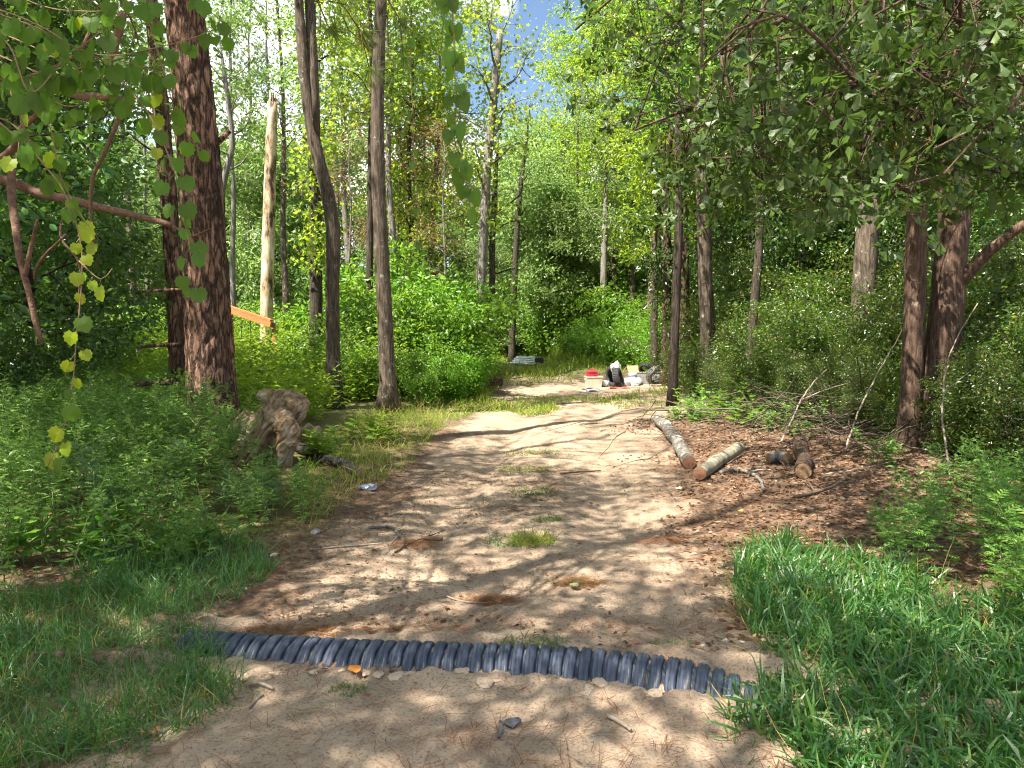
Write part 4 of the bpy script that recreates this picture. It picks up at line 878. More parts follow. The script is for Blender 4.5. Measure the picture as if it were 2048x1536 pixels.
tag(g.build('grass', [M['grass'], M['grass_dry']]), 'broad-bladed green grass spilling over the end of the culvert pipe', 'grass', kind='stuff')
g = MB(); pl = poly_w([(-500, 1240), (0, 1200), (250, 1170), (400, 1235), (450, 1340), (490, 1390), (400, 1450), (240, 1500), (90, 1545), (-500, 1750)])
xy = scatter(pl, 14000, r, .12, 2.2, 5); blades(g, xy, r, .08, .25, .0052, 0, .55)
xy = scatter(pl, 2200, r); blades(g, xy, r, .08, .2, .004, 1, .6)
pl2 = poly_w([(240, 1090), (400, 1060), (520, 1085), (545, 1150), (470, 1215), (380, 1240), (230, 1200), (140, 1150)])
xy = scatter(pl2, 2400, r, .25); blades(g, xy, r, .10, .28, .006, 0, .4)
c_ = pl.mean(0); pe_ = c_ + (pl - c_)*1.08; xy = scatter(pe_, 1200, r, .3); blades(g, xy, r, .05, .13, .005, 0, .7); xy = scatter(pe_, 900, r); blades(g, xy, r, .05, .16, .004, 1, .9)
tag(g.build('grass', [M['grass'], M['grass_dry']]), 'tussocky thin grass under the weeds by the buried end of the pipe', 'grass', kind='stuff')
g = MB(); p3 = poly_w([(560, 1000), (640, 900), (700, 835), (860, 800), (1000, 775), (945, 830), (880, 855), (830, 925), (770, 965), (690, 1010), (620, 1060)])
xy = scatter(p3, 5200, r, .42, 1.6, 6); blades(g, xy, r, .07, .26, .007, 0, .5); xy = scatter(p3, 800, r, .4); blades(g, xy, r, .2, .5, .006, 1, .5)
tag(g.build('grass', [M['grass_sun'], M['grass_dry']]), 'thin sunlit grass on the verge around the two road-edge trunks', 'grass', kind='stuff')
g = MB(); p4 = poly_w([(985, 772), (990, 700), (1080, 690), (1180, 700), (1330, 722), (1340, 752), (1240, 752), (1120, 764), (1040, 772)])
xy = scatter(p4, 15000, r, .1, .5, 7); blades(g, xy, r, .12, .45, .022, 0, .45)
for gx, gy, gn, gr, gh in ((1015, 700, 900, .9, 1.1), (1105, 715, 1100, 1.0, 1.3), (1140, 722, 900, .9, 1.0), (1060, 702, 700, 1.0, .8), (1180, 730, 700, .9, .8), (1090, 745, 600, 1.2, .4)):
    cc = G(gx, gy); qa = r.uniform(0, 6.28, gn); qr = gr*np.sqrt(r.random(gn)); blades(g, np.stack([cc[0]+qr*np.cos(qa), cc[1]+qr*np.sin(qa)*1.6], -1), r, gh*.5, gh, .024, 0, .22)
p4b = poly_w([(1130, 800), (1330, 775), (1345, 800), (1300, 830), (1250, 822)]); xy = scatter(p4b, 900, r, .4); blades(g, xy, r, .08, .3, .012, 0, .5)
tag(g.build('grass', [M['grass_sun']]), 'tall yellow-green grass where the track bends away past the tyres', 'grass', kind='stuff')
# separate tufts growing in the track
def tuft(px, py, n, rad, h, w, label, mat='grass', flat=1.0):
    c = G(px, py); rr = np.random.default_rng(int(px*7+py)); a = rr.uniform(0, 6.28, n); q = rad*np.sqrt(rr.random(n))
    xy = np.stack([c[0]+q*np.cos(a)*1.3, c[1]+q*np.sin(a)*flat], -1); mb = MB(); blades(mb, xy, rr, h*.5, h, w, 0, .6)
    mb.add(*inst(BL[1], np.stack([xy[:n//9, 0], xy[:n//9, 1], ground_z(xy[:n//9, 0], xy[:n//9, 1])], -1), rdir(n//9, rr)+[0, 0, .4], rdir(n//9, rr), np.stack([np.full(n//9, w), np.full(n//9, h*.8), np.full(n//9, h*.8)], -1)), 1)
    tag(mb.build('grass_tuft', [M[mat], M['grass_dry']], origin=c), label, 'grass tuft', 'grass tufts in the track')
tuft(1062, 1085, 260, .13, .19, .0055, 'sunlit arching grass tuft in the middle of the track', 'grass_sun')
tuft(1010, 1085, 160, .14, .10, .005, 'low flattened grass tuft beside the arching one in the track')
tuft(1095, 1040, 170, .10, .08, .005, 'thin dark grass tuft behind the arching one in the track')
tuft(1068, 1292, 420, .15, .09, .0045, 'dark grass tuft growing over the far edge of the pipe', flat=.5)
tuft(1340, 1298, 160, .08, .09, .004, 'small grass tuft behind the pipe near the broad-bladed patch', flat=.6)
tuft(700, 1382, 220, .07, .05, .004, 'small green tuft in the sand in front of the pipe')
tuft(1070, 985, 200, .20, .10, .006, 'grass tuft in the dark patch between the ruts')
tuft(1050, 940, 240, .26, .10, .006, 'dry grass tuft on the crown of the track beyond the shade', 'grass_sun')
tuft(1065, 905, 200, .3, .09, .007, 'faint grass tuft on the crown of the track farther on', 'grass_sun')
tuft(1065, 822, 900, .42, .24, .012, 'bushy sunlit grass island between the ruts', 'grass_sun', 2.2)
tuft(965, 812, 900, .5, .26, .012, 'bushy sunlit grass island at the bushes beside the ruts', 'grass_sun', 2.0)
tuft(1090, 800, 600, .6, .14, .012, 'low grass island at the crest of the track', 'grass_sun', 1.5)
tuft(1170, 1032, 60, .05, .06, .004, 'tiny sprig of grass at the rut edge')
tuft(620, 1420, 60, .10, .04, .003, 'wispy flat grass sprig in the near sand')
tuft(240, 1525, 120, .09, .05, .004, 'low green sprig at the near end of the left verge')

# weeds: plants merged into masses nobody could count
def weed(mb, base, h, r, kind=0):
    base = np.asarray(base, float); lean = np.array([r.normal()*.18, r.normal()*.18, 1.0])
    st = limb_pts(base, lean, h, .18, .02, 4, r); mb.add(*tube(st, np.linspace(.0045, .002, 5), 3, False), 1)
    heads = [(st, 1.0)]
    for _ in range(3 if kind != 2 else 1):
        q = r.uniform(.35, .8); a = np.array([np.interp(q*4, range(5), st[:, c]) for c in range(3)]); az = r.uniform(0, 6.28)
        sb = limb_pts(a, (math.cos(az), math.sin(az), .8), h*.35, .2, .05, 3, r); mb.add(*tube(sb, np.linspace(.003, .0015, 4), 3, False), 1); heads.append((sb, .8))
    for path, sc in heads:
        n = int((13 if sc == 1 else 7)*max(.6, h/.7)); m = len(path)-1; q = np.linspace(.12 if sc == 1 else .3, 1, n)*m
        c = np.stack([np.interp(q, range(m+1), path[:, k]) for k in range(3)], -1); c = np.repeat(c, 2, 0); th = np.repeat(np.arange(n)*1.57+r.uniform(0, 3), 2) + np.tile([0, 3.14], n) + r.normal(0, .25, 2*n)
        up = np.repeat(np.linspace(.1, 1.0, n), 2); ax = np.stack([np.cos(th), np.sin(th), up*.9 - .1], -1); nr = np.stack([-np.cos(th)*up*.6, -np.sin(th)*up*.6, np.ones(2*n)], -1) + r.normal(size=(2*n, 3))*.25
        sz = np.repeat(np.linspace(1.0, .55, n), 2)*r.uniform(.075, .13, 2*n)*sc*(1.0 if kind != 1 else .8)
        mb.add(*inst((RAG, OVAL, LANCE)[kind], c, ax, nr, sz), 0)
wm = MB(); pw = poly_w([(-500, 1250), (-500, 850), (-100, 790), (200, 790), (430, 800), (440, 890), (470, 965), (560, 1005), (650, 1020), (640, 1050), (500, 1085), (420, 1160), (200, 1195), (0, 1215)])
def weed_h(x, y): return np.interp(y, [3, 4, 5, 7, 9, 11], [.4, .58, .88, .95, .78, .85])*np.clip(1-.55*sstep(-2.9, -1.9, x - .0*(y)), .4, 1)
xy = scatter(pw, 1050, r, .04, 1.0, 8)
for x, y in xy:
    k = 0 if r.random() < .72 else 1
    weed(wm, (x, y, float(ground_z(x, y))), float(weed_h(x, y))*r.uniform(.6, 1.15), r, k)
xs_ = scatter(pw, 9000, r); z_ = ground_z(xs_[:, 0], xs_[:, 1]) + r.random(len(xs_))*weed_h(xs_[:, 0], xs_[:, 1])*.55
wm.add(*inst(LANCE, np.stack([xs_[:, 0], xs_[:, 1], z_], -1), rdir(len(xs_), r)+[0, 0, .2], rdir(len(xs_), r)*.7+[0, 0, .8], r.uniform(.04, .1, len(xs_))), 0)
tag(wm.build('weeds', [M['weed_leaf'], M['green_stem']]), 'knee-high ferny green weeds massed below the thickest pine', 'weeds', kind='stuff')
wm = MB(); pw = poly_w([(1690, 1150), (1760, 1050), (1880, 990), (2200, 960), (2500, 1050), (2400, 1280), (2100, 1240), (1900, 1180)])
for x, y in scatter(pw, 130, r, .2): weed(wm, (x, y, float(ground_z(x, y))), r.uniform(.22, .6), r, 0 if r.random() < .8 else 1)
pw = poly_w([(1310, 850), (1420, 800), (1600, 850), (1800, 930), (1800, 990), (1700, 900), (1500, 860), (1400, 850)])
for x, y in scatter(pw, 90, r, .2): weed(wm, (x, y, float(ground_z(x, y))), r.uniform(.15, .5), r, 1)
tag(wm.build('weeds', [M['weed_leaf'], M['green_stem']]), 'low ferny weeds in the shade below the twin-trunked oak', 'weeds', kind='stuff')
# the sunlit field of tall weeds
wm = MB(); n_st = 3000; X_ = r.uniform(-16, -.6, n_st*3); Y_ = r.uniform(10.2, 27, n_st*3)
ok = (X_ > -.95*Y_) & (X_ < np.interp(Y_, [10, 13, 15, 20, 27], [-3.0, -2.9, -2.2, -1.2, -1.2])); X_, Y_ = X_[ok][:n_st], Y_[ok][:n_st]
Hh = np.interp(Y_, [10, 12, 14, 18, 26], [.6, .85, 1.25, 1.55, 1.75])*(1+.3*vn2(X_, Y_, .6, 41))*r.uniform(.7, 1.1, len(X_))
Z_ = ground_z(X_, Y_); nl_ = 26; t = np.tile(np.linspace(.12, 1, nl_), (len(X_), 1)) + r.normal(0, .03, (len(X_), nl_)); lx = r.normal(0, .16, (len(X_), 2))
pos = np.stack([X_[:, None]+lx[:, :1]*t+r.normal(0, .05, t.shape), Y_[:, None]+lx[:, 1:]*t+r.normal(0, .05, t.shape), Z_[:, None]+t*Hh[:, None]], -1).reshape(-1, 3); nn_ = len(pos)
th = r.uniform(0, 6.28, nn_); ax = np.stack([np.cos(th), np.sin(th), r.uniform(-.1, .9, nn_)], -1)
wm.add(*inst(DIAMOND, pos, ax, rdir(nn_, r)*.6+[0, 0, .9], np.stack([r.uniform(.05, .13, nn_), r.uniform(.09, .18, nn_), np.full(nn_, .1)], -1)), 0)
tag(wm.build('weeds', [M['field_leaf']]), 'chest-high sunlit weeds filling the clearing behind the pines', 'weeds', kind='stuff')

# plants that stand out singly
def plant(name, px, py, D, h, label, kind, leafmat, n=3, seed=0, spread=.12):
    c = onground(P(px, py, D)[0], D); rr = np.random.default_rng(seed); root = thing(name, c, label, 'plant'); st = MB(); lf = []
    tm = {'rag': RAG, 'oval': OVAL, 'lance': LANCE}[kind]
    for i in range(n):
        lean = np.array([rr.normal()*.3, rr.normal()*.3, 1.0]); b0 = c + np.array([rr.normal()*spread, rr.normal()*spread, -.02]); sp = limb_pts(b0, lean, h*rr.uniform(.7, 1.05), .2, .02, 5, rr)
        MB().add(*tube(sp, np.linspace(.007, .003, 6), 5, False)).build('stem', M['green_stem'], root, True); nn_ = {'rag': 11, 'oval': 7, 'lance': 12}[kind]
        for k in range(nn_):
            q = .2 + .8*(k+.5)/nn_; a = np.array([np.interp(q*5, range(6), sp[:, m]) for m in range(3)])
            for sgn in (0, math.pi):
                th = k*1.57 + sgn + rr.normal(0, .25); ax = np.array([math.cos(th), math.sin(th), .35+.5*q-.25*(kind == 'oval')]); lf.append((a, ax, np.array([-.4*math.cos(th), -.4*math.sin(th), 1])+rr.normal(size=3)*.25, (1.15-.6*q)*{'rag': .17, 'oval': .17, 'lance': .13}[kind]*rr.uniform(.8, 1.2)))
    me = MB().add(*tm).mesh('leaf', M[leafmat])
    for a, ax, nr, s in lf: leaf_object(me, root, a, ax, nr, s, c)
plant('broad_leaf_plant', 190, 1080, 5.0, .42, 'broad-leaved pokeweed low in the weeds with pale sunlit leaves', 'oval', 'poke_leaf', 4, 61)
plant('broad_leaf_plant', 385, 1085, 4.9, .26, 'low broad-leaved plant beside the grass at the weed edge', 'oval', 'poke_leaf', 3, 62)
plant('broad_leaf_plant', 20, 1060, 4.6, .42, 'broad-leaved plant at the picture edge among ferny weeds', 'oval', 'poke_leaf', 3, 63)
plant('grey_green_plant', 520, 1000, 6.4, .40, 'grey-green narrow-leaved plant in front of the weathered stump', 'lance', 'silver_leaf', 7, 64, .2)
plant('grey_green_plant', 470, 1010, 6.2, .36, 'second grey-green plant closer to the weeds before the stump', 'lance', 'silver_leaf', 5, 65, .16)
plant('ragweed', 425, 880, 7.6, .95, 'tall ragweed sprig standing against the thickest pine', 'rag', 'weed_leaf', 3, 66)
plant('ragweed', 640, 930, 8.6, .4, 'leafy sunlit sprout between the stump and the verge', 'oval', 'field_leaf', 5, 67, .2)
plant('ragweed', 715, 900, 9.6, .45, 'leafy sunlit sprouts below the crooked trunk', 'oval', 'field_leaf', 6, 68, .25)
plant('ragweed', 2010, 1050, 4.4, 1.05, 'tall ragweed leaning in beside the oak trunks', 'rag', 'weed_leaf', 3, 69, .1)
plant('ragweed', 1945, 1010, 5.0, .8, 'smaller ragweed next to the tall leaning one', 'rag', 'weed_leaf', 2, 70, .1)
plant('ragweed', 2040, 1180, 3.9, .6, 'ragweed rising from the broad-bladed grass', 'rag', 'weed_leaf', 3, 71, .14)
plant('ragweed', 250, 980, 5.6, .8, 'pale-tipped ragweed in the middle of the ferny weeds', 'rag', 'silver_leaf', 6, 72, .25)
plant('sapling', 1420, 850, 12.2, .7, 'leafy green sapling at the foot of the furrowed trunk', 'oval', 'shrub_leaf', 6, 73, .3)
plant('sapling', 1470, 860, 11.6, .55, 'low leafy sapling in front of the thin blackish trunk', 'oval', 'shrub_leaf', 5, 74, .3)

# a tangle of fallen twigs at the foot of the thicket
def brush(px, py, D, n, rx, ry, h, label, seed):
    c = onground(P(px, py, D)[0], D); rr = np.random.default_rng(seed); mb = MB()
    for k in range(n):
        b0 = c + np.array([rr.normal()*rx, rr.normal()*ry, abs(rr.normal())*h*.4]); az = rr.uniform(0, 6.28); q = limb_pts(b0, (math.cos(az), math.sin(az)*.6, rr.normal()*.25+.1), rr.uniform(.4, 1.5), .3, -.15, 5, rr); q[:, 2] = np.maximum(q[:, 2], ground_z(q[:, 0], q[:, 1])+.01); mb.add(*tube(q, np.linspace(rr.uniform(.004, .011), .002, 6), 4, False), int(rr.random() < .4))
    tag(mb.build('brush_pile', [M['twig'], M['brush_pale']], origin=c), label, 'brush pile', kind='stuff')
M['brush_pale'] = plain('brush_pale', (.09,.068,.05), .9, (.17,.13,.10), 14)
brush(1690, 900, 9.6, 120, 1.0, .5, .5, 'tangle of dead twigs heaped behind the sawn log', 91); brush(1600, 860, 11.2, 110, .9, .5, .5, 'loose dead twigs under the thicket above the short log', 92); brush(1930, 900, 8.6, 90, .8, .5, .8, 'bare dead stems beside the twin oak trunks', 93)
# fallen needles and leaves
def lying(mb, xy, r, tm, sx, sy, mat, lift=.006, tilt=.18):
    n = len(xy); th = r.uniform(0, 6.28, n); e = .03; z = ground_z(xy[:, 0], xy[:, 1]); gx = (ground_z(xy[:, 0]+e, xy[:, 1])-z)/e; gy = (ground_z(xy[:, 0], xy[:, 1]+e)-z)/e
    nr = np.stack([-gx, -gy, np.ones(n)], -1) + r.normal(size=(n, 3))*tilt; ax = np.stack([np.cos(th), np.sin(th), gx*np.cos(th)+gy*np.sin(th)], -1) + r.normal(size=(n, 3))*tilt*.3
    pos = np.stack([xy[:, 0], xy[:, 1], z + lift + r.random(n)*lift], -1)
    mb.add(*inst(tm, pos, ax, nr, np.stack([sx*np.ones(n), sy*r.uniform(.6, 1.2, n), sy*np.ones(n)*.5], -1)), mat)
NEED = (np.array([[-.5, 0, 0], [.5, 0, 0], [.9, .5, .06], [1.6, .5, .06], [0, 1, -.02]]), np.array([[0, 1, 3], [0, 3, 2], [2, 3, 4]]))
lm = MB(); n = 32000
x = r.uniform(-4, 4.5, n*2); y = 2.3 + 9.5*r.random(n*2)**1.5; xy = np.stack([x, y], -1)
d_ = np.abs(x-road_c(y))/road_w(y); keep = (.55*sstep(.5, 1.1, d_) + .13 + .7*np.exp(-((y-3.75)/.16)**2) + .9*sstep(.1, .6, vn2(x, y, 1.6, 51)+.5*vn2(x, y, 4, 52))*(y < 3.3)) > r.random(n*2)
lying(lm, xy[keep][:n], r, NEED, .0030, .15, 0, .008, .12)
tag(lm.build('needle_litter', [M['brown_needle']]), 'fallen brown pine needles strewn over sand and verge', 'pine needles', kind='stuff')
lm = MB(); n = 15000; x = r.uniform(-.2, 6.5, n*3); y = r.uniform(3.4, 13, n*3); xy = np.stack([x, y], -1)
keep = sstep(.62, 1.15, (x-road_c(y))/road_w(y) + .3*vn2(x, y, 1.4, 53)) > r.random(n*3)
lying(lm, xy[keep][:n], r, OVAL, .05, .055, 0, .008, .5)
x = r.uniform(-3.5, 2.4, 5200); y = 3.2 + r.random(5200)**2*6; k2 = (np.exp(-((y-pipe_axis_y(x)-.3)/.12)**2)*.9 + .10 + .3*sstep(.9, 1.2, np.abs(x-road_c(y))/road_w(y))) > r.random(5200)
lying(lm, np.stack([x, y], -1)[k2], r, OVAL, .035, .045, 0, .008, .5)
x = r.uniform(-2.6, 1.4, 16000); y = 3.3 + r.random(16000)*5; k2 = (.75*sstep(.3, -.8, (x-road_c(y))/road_w(y) + .4*vn2(x, y, 1.6, 55)) + .06) > r.random(16000)
lying(lm, np.stack([x, y], -1)[k2], r, DIAMOND, .016, .026, 0, .006, .5)
x = r.uniform(-2.0, 2.2, 9000); y = 2.2 + r.random(9000)*9; k2 = (.5*sstep(0, .5, vn2(x, y, 1.1, 56)+.5*vn2(x, y, 3.3, 57)) + .05) > r.random(9000)
lying(lm, np.stack([x, y], -1)[k2], r, DIAMOND, .010, .016, 0, .005, .5)
tag(lm.build('leaf_litter', [M['litter_leaf']]), 'curled brown dead leaves carpeting the verge below the thicket', 'dead leaves', kind='stuff')

# ------------------------------------------------------------------ stump, logs, sticks
import bmesh
def ico(c, rad, sub=3, nz=.0, seed=0, scl=(1, 1, 1)):
    bm = bmesh.new(); bmesh.ops.create_icosphere(bm, subdivisions=sub, radius=1); v = np.array([q.co[:] for q in bm.verts]); f = np.array([[q.index for q in p.verts] for p in bm.faces]); bm.free()
    if nz: v = v*(1 + nz*vn3(v, 1.6, seed) + nz*.6*vn3(v, 4.2, seed+1))[:, None]
    return v*rad*np.array(scl) + np.asarray(c), f
DS = 8.0
def build_stump():
    base = onground(P(520, 930, DS)[0], DS); root = thing('tree_stump', base, 'weathered upturned tree stump with gnarled roots and a sawn stub', 'stump')
    mb = MB(); T = lambda pp, rr, s=12: mb.add(*tube(resample([P(x, y, D) for x, y, D in pp], .05), np.interp(np.linspace(0, 1, len(resample([P(x, y, D) for x, y, D in pp], .05))), np.linspace(0, 1, len(rr)), rr), s))
    T([(462, 950, 8.0), (490, 900, 8.05), (530, 850, 8.1), (575, 810, 8.1)], [.13, .16, .19, .17])
    T([(500, 960, 8.12), (528, 900, 8.15), (548, 850, 8.1)], [.17, .17, .16]); T([(545, 960, 8.1), (556, 910, 8.1), (560, 860, 8.05)], [.11, .13, .14])
    T([(425, 930, 8.2), (455, 880, 8.15), (505, 830, 8.1)], [.07, .10, .12])
    T([(474, 945, 7.82), (505, 895, 7.85), (545, 838, 7.9)], [.075, .085, .07])
    T([(540, 830, 8.0), (575, 860, 7.9), (572, 900, 7.9), (565, 960, 7.95)], [.16, .15, .10, .07])
    T([(600, 800, 8.15), (600, 830, 8.1), (585, 862, 8.05)], [.10, .085, .05])
    T([(552, 835, 8.0), (541, 808, 7.97), (529, 783, 7.92)], [.14, .115, .10])
    T([(520, 900, 8.3), (590, 930, 8.5), (640, 950, 8.6)], [.16, .09, .05])
    for x, y, D, q, sc in ((580, 798, 8.1, .125, (1, 1, .85)), (602, 798, 8.12, .07, (1, 1, 1.1)), (560, 788, 8.1, .075, (1, 1, 1)), (592, 812, 8.0, .10, (1, 1, 1)), (574, 882, 7.86, .115, (1, .9, .9)), (584, 889, 7.8, .06, (1, 1, .8)), (556, 840, 7.95, .10, (1.1, 1, .8))):
        mb.add(*ico(P(x, y, D), q, 2, .2, int(x), sc))
    o = mb.build('body', M['twig'], root); v0 = np.array(base)
    md = o.modifiers.new('r', 'REMESH'); md.mode = 'VOXEL'; md.voxel_size = .0095
    dg = bpy.context.evaluated_depsgraph_get(); ev = o.evaluated_get(dg); me = bpy.data.meshes.new_from_object(ev); o.modifiers.clear(); old = o.data; o.data = me; bpy.data.meshes.remove(old)
    nvert = len(me.vertices); co = np.empty(nvert*3); me.vertices.foreach_get('co', co); co = co.reshape(-1, 3)
    # even out the joins, then carve grain, furrows and hollows
    ed = np.empty(len(me.edges)*2, np.int32); me.edges.foreach_get('vertices', ed); ed = ed.reshape(-1, 2)
    for _ in range(6):
        acc = np.zeros_like(co); cnt = np.zeros(nvert)
        np.add.at(acc, ed[:, 0], co[ed[:, 1]]); np.add.at(acc, ed[:, 1], co[ed[:, 0]]); np.add.at(cnt, ed.ravel(), 1); co = .4*co + .6*acc/np.maximum(cnt, 1)[:, None]
    me.vertices.foreach_set('co', co.ravel().astype(np.float32)); me.update(); nr = np.empty(nvert*3); me.vertices.foreach_get('normal', nr); nr = nr.reshape(-1, 3)
    axs = unit(np.array([.62, .05, .78])); al = co @ axs; u1 = unit(np.cross(axs, [0, 1, 0])); u2 = np.cross(axs, u1); g = np.stack([co @ u1, co @ u2, al*.18], -1)
    top = sstep(.62, .8, co[:, 2]); g2 = co.copy()
    rid = lambda q, s_, k_: 1-2*np.abs(vn3(q, s_, k_))**.7
    disp = .011*rid(g, 9, 1) + .009*rid(g, 21, 2) + .008*vn3(g, 45, 7) + .022*vn3(co, 4.5, 3) - .012
    disp = disp*(1-.5*top) + top*(.016*vn3(g2, 11, 4) - .022*np.exp(-(vn3(g2, 9, 5)/.14)**2) + .010*vn3(g2, 30, 8))
    disp -= .035*np.exp(-(vn3(g, 6, 6)/.10)**2)*(1-.6*top)
    co = co + nr*disp[:, None]
    me.vertices.foreach_set('co', co.ravel().astype(np.float32)); me.polygons.foreach_set('use_smooth', np.ones(len(me.polygons), bool)); me.update()
    m, nt, out = new_mat('weathered_wood'); lk = nt.links.new; b = N(nt, 'ShaderNodeBsdfPrincipled', Roughness=.85); b.inputs['Specular IOR Level'].default_value = .2
    tc = N(nt, 'ShaderNodeTexCoord'); mp = N(nt, 'ShaderNodeMapping'); m0 = N(nt, 'ShaderNodeMapping'); m0.inputs['Rotation'].default_value = (0, -.67, 0); lk(tc.outputs['Object'], m0.inputs[0]); mp.inputs['Scale'].default_value = (1, 1, .12); lk(m0.outputs[0], mp.inputs[0])
    n1 = N(nt, 'ShaderNodeTexNoise', Scale=26.0, Detail=8, Roughness=.75); lk(mp.outputs[0], n1.inputs['Vector'])
    n2 = N(nt, 'ShaderNodeTexNoise', Scale=4.5, Detail=6, Roughness=.65); lk(tc.outputs['Object'], n2.inputs['Vector'])
    c1 = ramp(nt, [(.32, (.07,.045,.028)), (.43, (.22,.145,.085)), (.54, (.36,.26,.165)), (.66, (.46,.40,.33))], n2.outputs['Fac'])
    c2 = ramp(nt, [(.34, (.3,.27,.24)), (.45, (.75,.73,.7)), (.58, (1,1,1)), (.7, (1.15,1.15,1.15))], n1.outputs['Fac'])
    mx = N(nt, 'ShaderNodeMix', data_type='RGBA', blend_type='MULTIPLY'); mx.inputs[0].default_value = .9; lk(c1, mx.inputs[6]); lk(c2, mx.inputs[7]); lk(mx.outputs[2], b.inputs['Base Color'])
    bp = N(nt, 'ShaderNodeBump', Strength=.9, Distance=.015); lk(n1.outputs['Fac'], bp.inputs['Height']); lk(bp.outputs[0], b.inputs['Normal']); lk(b.outputs[0], out.inputs['Surface'])
    me.materials.clear(); me.materials.append(m)
    M['weathered'] = m
    # hollow rim of the sawn stub
    a, b2 = P(533, 794, 7.93), P(527, 778, 7.9); d = unit(b2-a); e1 = unit(np.cross(d, [0, 1, 0])); e2 = np.cross(d, e1); V = []; k = 20
    for q, rr in ((0, .088), (.055, .094), (.06, .08), (.02, .06), (.0, .0)):
        for j in range(k): th = j/k*6.283; V.append(a + d*(q+.012*math.sin(3*th)) + rr*(1+.06*math.sin(5*th))*(math.cos(th)*e1 + math.sin(th)*e2))
    i = (np.arange(4)*k)[:, None]; j = np.arange(k)[None]; q = np.stack([i+j, i+(j+1) % k, i+k+(j+1) % k, i+k+j], -1).reshape(-1, 4)
    MB().add(np.array(V), np.concatenate([q[:, [0,1,2]], q[:, [0,2,3]]])).build('sawn_stub', m, root, True)
build_stump()

M['log_bark'] = bark_furrow('log_bark', (.05,.042,.036), (.20,.18,.16), (.50,.47,.42), .54, 18, 1.0, .9)
M['log_smooth'] = bark_furrow('log_smooth', (.13,.12,.09), (.30,.28,.21), (.45,.43,.34), .6, 9, 1.0, .5)
M['log_dark'] = bark_furrow('log_dark', (.02,.017,.016), (.07,.06,.055), (.40,.38,.36), .58, 18, 1.0, .9)
M['cut_wood'] = plain('cut_wood', (.19,.11,.058), .8, (.30,.19,.10), 25, .4, 90)
M['cut_red'] = plain('cut_red', (.13,.055,.032), .85, (.24,.12,.07), 25, .4, 90)
def log(label, p, r0, r1, bark, cut, name='log', cat='log', bend=.03, sides=18):
    pts = [np.array(q, float) for q in p]; root = thing(name, pts[0] - [0, 0, r0], label, cat); q = resample(pts, .07); q = q + np.stack([vn3(q, 2, 1), vn3(q, 2, 2), .4*vn3(q, 2, 3)], -1)*bend
    rr = np.linspace(r0, r1, len(q)); MB().add(*tube(q, rr, sides, False, .07, int(r0*1000))).build('bark', bark, root, True)
    for e, d, rad in ((q[0], q[0]-q[1], r0), (q[-1], q[-1]-q[-2], r1)):
        d = unit(d); e1 = unit(np.cross(d, [0, .2, 1])); e2 = np.cross(d, e1); th = np.arange(sides)*6.283/sides
        v = [e + d*.006]; [v.append(e + d*(.004-.004*z) + rad*s*.985*(math.cos(t)*e1 + math.sin(t)*e2)) for s, z in ((.55, 0), (1, 1)) for t in th]
        f = [[0, 1+j, 1+(j+1) % sides] for j in range(sides)] + [[1+j, 1+sides+j, 1+sides+(j+1) % sides] for j in range(sides)] + [[1+j, 1+sides+(j+1) % sides, 1+(j+1) % sides] for j in range(sides)]
        MB().add(np.array(v), f).build('cut_end', cut, root)
    return root
def gl(px, py, r): p = G(px, py); p[2] += r*.85; return p
log('long grey log with flaking pale bark pointing up the verge', [gl(1376, 938, .10), gl(1352, 895, .11), gl(1335, 868, .11), gl(1318, 850, .12)], .08, .10, M['log_bark'], M['cut_red'])
log('mossy smooth-barked log lying across the end of the long grey log', [gl(1398, 962, .09), gl(1430, 935, .09), gl(1476, 908, .09)], .072, .08, M['log_smooth'], M['cut_red'])
log('stout log with a sawn yellow face pointing out of the thicket', [gl(1606, 958, .10), gl(1604, 925, .10), gl(1598, 895, .10)], .082, .09, M['oak_bark'], M['cut_wood'])
log('short pale broken log half sunk in leaves beside the sawn one', [gl(1535, 928, .07), gl(1560, 926, .08), gl(1575, 930, .07)], .06, .075, M['grey_bark'], M['cut_wood'])
log('charred and whitened pole lying from the stump toward the track', [gl(722, 958, .06), gl(690, 940, .06), gl(650, 926, .06), (gl(600, 905, .07))], .055, .065, M['log_dark'], M['cut_wood'])
log('cut log end poking from the bushes at the far bend', [gl(1002, 772, .14), gl(975, 770, .14), gl(950, 766, .14)], .13, .14, M['oak_bark'], M['cut_wood'])
rock = MB().add(*ico(G(622, 885) + [0, 0, .1], .16, 3, .28, 5, (.9, 1, 1.0))).build('wood_block', M['weathered'], None, True, origin=G(622, 885)); tag(rock, 'dark rounded wood block in the shade behind the stump', 'wood block')

def stick(label, pp, r0, r1, mat='twig', fork=None, name='stick'):
    pts = []
    for q in pp: p = G(q[0], q[1]); p[2] += r0*1.1 + (q[2] if len(q) > 2 else 0); pts.append(p)
    base = pts[0].copy(); q = resample(pts, .03); q = q + np.stack([vn3(q, 9, 1), vn3(q, 9, 2), .5*vn3(q, 9, 3)+.5], -1)*min(.012, r0*.8)
    o = MB().add(*tube(q, np.linspace(r0, r1, len(q)), 7, True, .1, int(pp[0][0]))); 
    if fork:
        a = q[int(len(q)*fork[0])]; e = G(fork[1], fork[2]); e[2] += fork[3]; qq = resample([a, (a+e)/2 + [0, 0, .02], e], .04); o.add(*tube(qq, np.linspace(r0*.6, r1*.5, len(qq)), 6, True, .1))
    tag(o.build(name, M[mat], None, True, origin=base), label, 'stick')
M['pale_stick'] = plain('pale_stick', (.17,.13,.095), .85, (.32,.26,.20), 20, .5, 70)
stick('knobbly dead branch lying below the mossy log', [(1440, 950), (1480, 946), (1515, 960), (1528, 985)], .022, .016, 'grey_bark', (.4, 1545, 950, .05))
